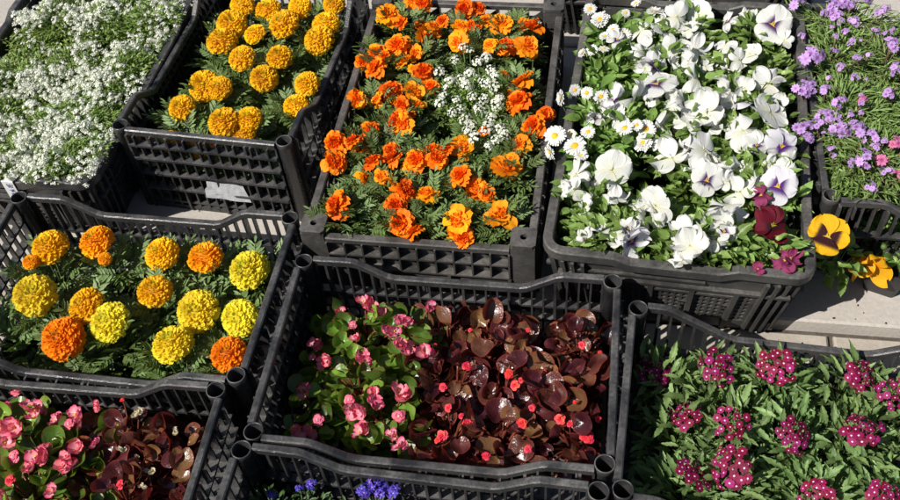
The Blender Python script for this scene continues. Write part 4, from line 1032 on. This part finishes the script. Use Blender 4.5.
# H: verbena
gH = 'burgundy verbenas in the lower right crate'
for lab, hs, cen in [
    ('burgundy verbena in the shaded back left corner of the lower right crate', [(655, 374, .040, 'verb', -.035)], (662, 372)),
    ('burgundy verbena with one cluster left of centre under the back rim', [(715, 369, .042, 'verb')], (712, 378)),
    ('burgundy verbena with a bright cluster in the middle of the back row', [(775, 367, .042, 'verb', .01)], (775, 376)),
    ('burgundy verbena with one cluster right of centre under the back rim', [(858, 379, .042, 'verb')], (850, 378)),
    ('burgundy verbena with a cluster cut by the right picture edge', [(896, 393, .040, 'verb')], (900, 395)),
    ('burgundy verbena with purple tinted cluster in the middle row at the left', [(687, 418, .042, 'verb')], (680, 425)),
    ('burgundy verbena with one cluster left of the middle row centre', [(730, 423, .040, 'verb')], (735, 425)),
    ('burgundy verbena with one cluster right of the middle row centre', [(790, 435, .040, 'verb')], (790, 432)),
    ('burgundy verbena with a large cluster at the right of the middle row', [(862, 435, .044, 'verb')], (855, 438)),
    ('burgundy verbena with one cluster at the front left of the lower right crate', [(693, 478, .042, 'verb')], (685, 485)),
    ('burgundy verbena with a wide cluster second from the left in the front row', [(733, 466, .046, 'verb')], (738, 482)),
    ('burgundy verbena with a cluster cut by the bottom edge, middle of the front row', [(818, 496, .040, 'verb')], (815, 492)),
    ('burgundy verbena with a cluster cut by the bottom edge near the right corner', [(880, 500, .038, 'verb')], (885, 492))]:
    plant('verb', 'H', lab, 'verbena', gH, [(h[0], h[1], h[2]*.88)+tuple(h[3:]) for h in hs], (.185 if cen[1] > 400 else .172) if cen[0] > 690 else .155, cen=cen, name='verbena_plant', R=.078, n=165, tilt=.38)

# G: lobelia, I: phlox, A: alyssum
gG = 'blue lobelias in the bottom crate'
for lab, hs, cen in [
    ('blue lobelia with a dense cluster at the middle of the bottom edge', [(365, 490, .017, 'lob'), (374, 483, .016, 'lob'), (384, 486, .018, 'lob'), (394, 492, .017, 'lob'), (380, 494, .015, 'lob')], (380, 496)),
    ('blue lobelia with few blooms left of the dense cluster', [(311, 484, .012, 'lob'), (299, 488, .009, 'lob')], (308, 492)),
    ('blue lobelia with one bloom near the left post of the bottom crate', [(272, 495, .011, 'lob')], (275, 496))]:
    plant('lob', 'G', lab, 'lobelia', gG, hs, .155, cen=cen, name='lobelia_plant')
for px, py, w in [(400, 560, 'right'), (330, 570, 'middle'), (260, 560, 'left'), (480, 545, 'far right'), (350, 640, 'near')]:
    plant('lob', 'G', 'leafy lobelia in the %s part of the bottom crate, just below the picture edge' % w, 'lobelia', gG, [(px, py, .009, 'lob')], .15, name='lobelia_plant', R=.07)
gI = 'creeping phlox in the right edge crate'
X = 'phlox'
for lab, hs, cen in [
    ('lilac creeping phlox at the top of the right edge crate', [(797, 6, .020, X), (835, 10, .024, X), (846, 5, .020, X), (835, 18, .016, X), (862, 2, .016, X), (878, 14, .014, X)], (838, 12)),
    ('lilac creeping phlox beside the back part of the right wall of the pansies', [(812, 57, .026, X), (802, 62, .012, X), (853, 22, .016, X)], (830, 52)),
    ('lilac creeping phlox cut by the right picture edge at the top', [(893, 45, .018, X), (896, 70, .018, X), (884, 10, .014, X), (888, 95, .014, X)], (888, 55)),
    ('lilac creeping phlox with many blooms at mid length of the right edge crate', [(801, 91, .022, X), (809, 88, .018, X), (825, 90, .014, X), (840, 103, .016, X), (863, 100, .013, 'phloxp'), (825, 118, .020, X)], (828, 105)),
    ('lilac creeping phlox hanging towards the pansies near the front left post', [(802, 131, .022, X), (808, 138, .014, X), (840, 131, .022, X), (856, 130, .022, X), (818, 125, .014, X)], (838, 138)),
    ('lilac and pink creeping phlox by the front rim of the right edge crate', [(865, 162, .022, X), (881, 161, .020, 'phloxp'), (872, 138, .018, X), (895, 143, .018, 'phloxp'), (870, 188, .013, X), (887, 174, .014, X), (898, 176, .016, 'phloxp')], (875, 158))]:
    plant('phlox', 'I', lab, 'phlox', gI, [(h[0], h[1], h[2]*1.08)+tuple(h[3:]) for h in hs]+[(min(905, cen[0]+random.uniform(-38, 45)), cen[1]+random.uniform(-28, 28), random.uniform(.006, .011), X) for _ in range(11)], .262, cen=cen, name='phlox_plant', over=.045, tilt=.25, n=1900)
gA = 'white alyssum in the upper left crate'
k = 0
for py, ztw in ((20, 'back'), (75, 'middle'), (125, 'near middle'), (160, 'front')):
    for ci, cw in enumerate(('left', 'centre', 'right')):
        xl = {20: 30, 75: -5, 125: -25, 160: -30}[py]; xr = {20: 185, 75: 145, 125: 110, 160: 90}[py]
        px = xl+(xr-xl)*(ci+.5)/3
        root, c, o3 = plant('alys', 'A', 'white alyssum mound in the %s row at the %s of the upper left crate' % (ztw, cw), 'alyssum', gA, [(px, py, .012, 'alys')], .25, cen=(px, py), name='alyssum_plant', R=.105, n=3200, over=.02, lowr=.006)
        m = 700; a = rng.uniform(0, 6.283, m); f = np.sqrt(rng.random(m)); rr = f*.10
        pos = np.stack([c[0]+rr*np.cos(a), c[1]+rr*np.sin(a), .25-.025*f**2+.014*np.sin(a*3+f*4)+rng.normal(0, .009, m)], 1)
        pa = rng.uniform(0, 6.28)
        keep = inside('A', pos, .02, .02) & (np.sin(pos[:, 0]*42+pa)+np.sin(pos[:, 1]*37+pa*2)+rng.normal(0, .7, m) > .1)
        pos = pos[keep]; up = np.array([0, 0, 1])+rng.normal(0, .3, (len(pos), 3)); q = rng.uniform(0, 6.28, len(pos))
        dd = np.stack([np.cos(q), np.sin(q), np.zeros(len(q))], 1)
        ss = rng.uniform(.0042, .0078, len(pos)); Mx = frames(pos-o3, dd, up, ss)
        bl = merge([inst(ACS[v], Mx[v::4]) for v in range(4) if len(Mx[v::4])])
        tag(obj('blossom', mesh('blossom', bl, [M_['alys'], M_['disk'], M_['alys_leaf']]), root), kind='stuff')
# plants at the far edge behind the pansies
plant('alys', 'K', 'green and white alyssum just visible behind the pansy crate', 'alyssum', None, [(668, -2, .010, 'alys'), (700, -6, .010, 'alys')], .205, cen=(685, -8), name='alyssum_plant', R=.11, n=1200)

# J: the two potted yellow pansies on the paving
def square_pot(x, y, yaw, s, h):
    t = sweep(round_rect(2*s*.99, 2*s*.99, .008, h), [(-.003, -.008), (-.003, 0), (.002, 0), (.002, -.008)], closed=True)
    P0 = round_rect(2*s*.74, 2*s*.74, .008, 0); P1 = round_rect(2*s*.96, 2*s*.96, .008, h-.004); n = len(P0)
    wl = Tpl(P0+P1, [(i, (i+1) % n, n+(i+1) % n, n+i) for i in range(n)]+[tuple(range(n))])
    so = Tpl([(a*.97, b*.97, h-.012) for a, b, c in P1], [tuple(range(n))])
    return mesh('pot', merge([t, wl]), M_['pot'], False), mesh('soil', so, M_['soil'], False)
def potted(lab, pxb, yaw, s, h, hs, ztop, cen, R, n):
    c = at(*pxb, LEDGE)
    root, cc, o3 = plant('pan', None, lab, 'pansy', None, hs, ztop, cen=cen, name='pansy_plant', R=R, n=n, pot=False, down=.045)
    pm, sm = square_pot(0, 0, 0, s, h); p = obj('pot', pm, root); p.rotation_euler = (0, 0, yaw); p.location = (c[0]-o3[0], c[1]-o3[1], 0)
    obj('soil', sm, p)
potted('yellow pansy with dark brown blotches beside the corner of the pansy crate', (838, 268), .1, .036, .065, [(828, 236, .041, 'py', .07, (.05, -.65, .8))], .18, (840, 250), .045, 60)
potted('orange yellow pansy with folded petals in a small black square pot', (881, 283), -.35, .040, .07, [(873, 266, .040, 'pof', 0, (-.35, -.8, .35)), (866, 263, .024, 'poc', 0, (-.5, -.5, .4)), (884, 247, .010, 'greenbud', .02), (855, 240, .012, 'pgf')], .125, (896, 236), .052, 150)

# ------------------------------------------------------------------ litter on the paving
bits = []
for i in range(16):
    p = at(random.uniform(800, 915), random.uniform(270, 350), LEDGE)
    z = LEDGE if p[1] > YE+.01 else .012
    s = random.uniform(.0008, .0026)
    bits.append(xf(box(-1, 1, -.7, .7, 0, .8), np.array(Matrix.Translation((p[0], p[1], z)) @ Matrix.Rotation(random.uniform(0, 6), 4, 'Z') @ Matrix.Scale(s, 4))))
tag(obj('soil_crumbs', mesh('soil_crumbs', merge(bits), M_['soil'], False)), kind='stuff')['label'] = 'dark soil crumbs scattered on the pale paving'
bpy.data.objects['soil_crumbs']['category'] = 'crumbs'

# ------------------------------------------------------------------ light
dT = at(817, 286, .235); dS = at(861, 306, LEDGE)
ray = dS-dT
print('sun ray', ray, 'elev', math.degrees(math.atan2(-ray[2], math.hypot(ray[0], ray[1]))))
ray[2] *= .93; sd = -nrm(ray)                                  # towards the sun
elev = math.asin(sd[2]); azi = math.atan2(sd[0], sd[1])
sun = bpy.data.lights.new('sun', 'SUN'); sun.energy = 4.8; sun.angle = R_(.53); sun.color = (1, .955, .89)
so = bpy.data.objects.new('sun', sun); col.objects.link(so); so.rotation_euler = Vector(sd.tolist()).to_track_quat('Z', 'Y').to_euler(); so.location = (-3, -2, 5)
w = bpy.data.worlds.new('World'); sc.world = w; w.use_nodes = True; nt = w.node_tree
bg = nt.nodes['Background']; sk = nt.nodes.new('ShaderNodeTexSky'); sk.sky_type = 'NISHITA'; sk.sun_disc = False
sk.sun_elevation = elev; sk.sun_rotation = azi
nt.links.new(sk.outputs[0], bg.inputs[0]); bg.inputs[1].default_value = .05

cd = bpy.data.cameras.new('camera'); cam = bpy.data.objects.new('camera', cd); col.objects.link(cam)
cd.sensor_width = 36; cd.lens = FPX*36/900; cd.clip_start = .05; cd.clip_end = 300
M = MR.to_4x4(); M.translation = Vector(CAM.tolist()); cam.matrix_world = M
sc.camera = cam
vs = sc.view_settings; vs.view_transform = 'Standard'; vs.look = 'None'; vs.exposure = .16; vs.gamma = 1; vs.use_curve_mapping = False
sc.cycles.max_bounces = 6; sc.cycles.use_denoising = True
sc.render.film_transparent = False
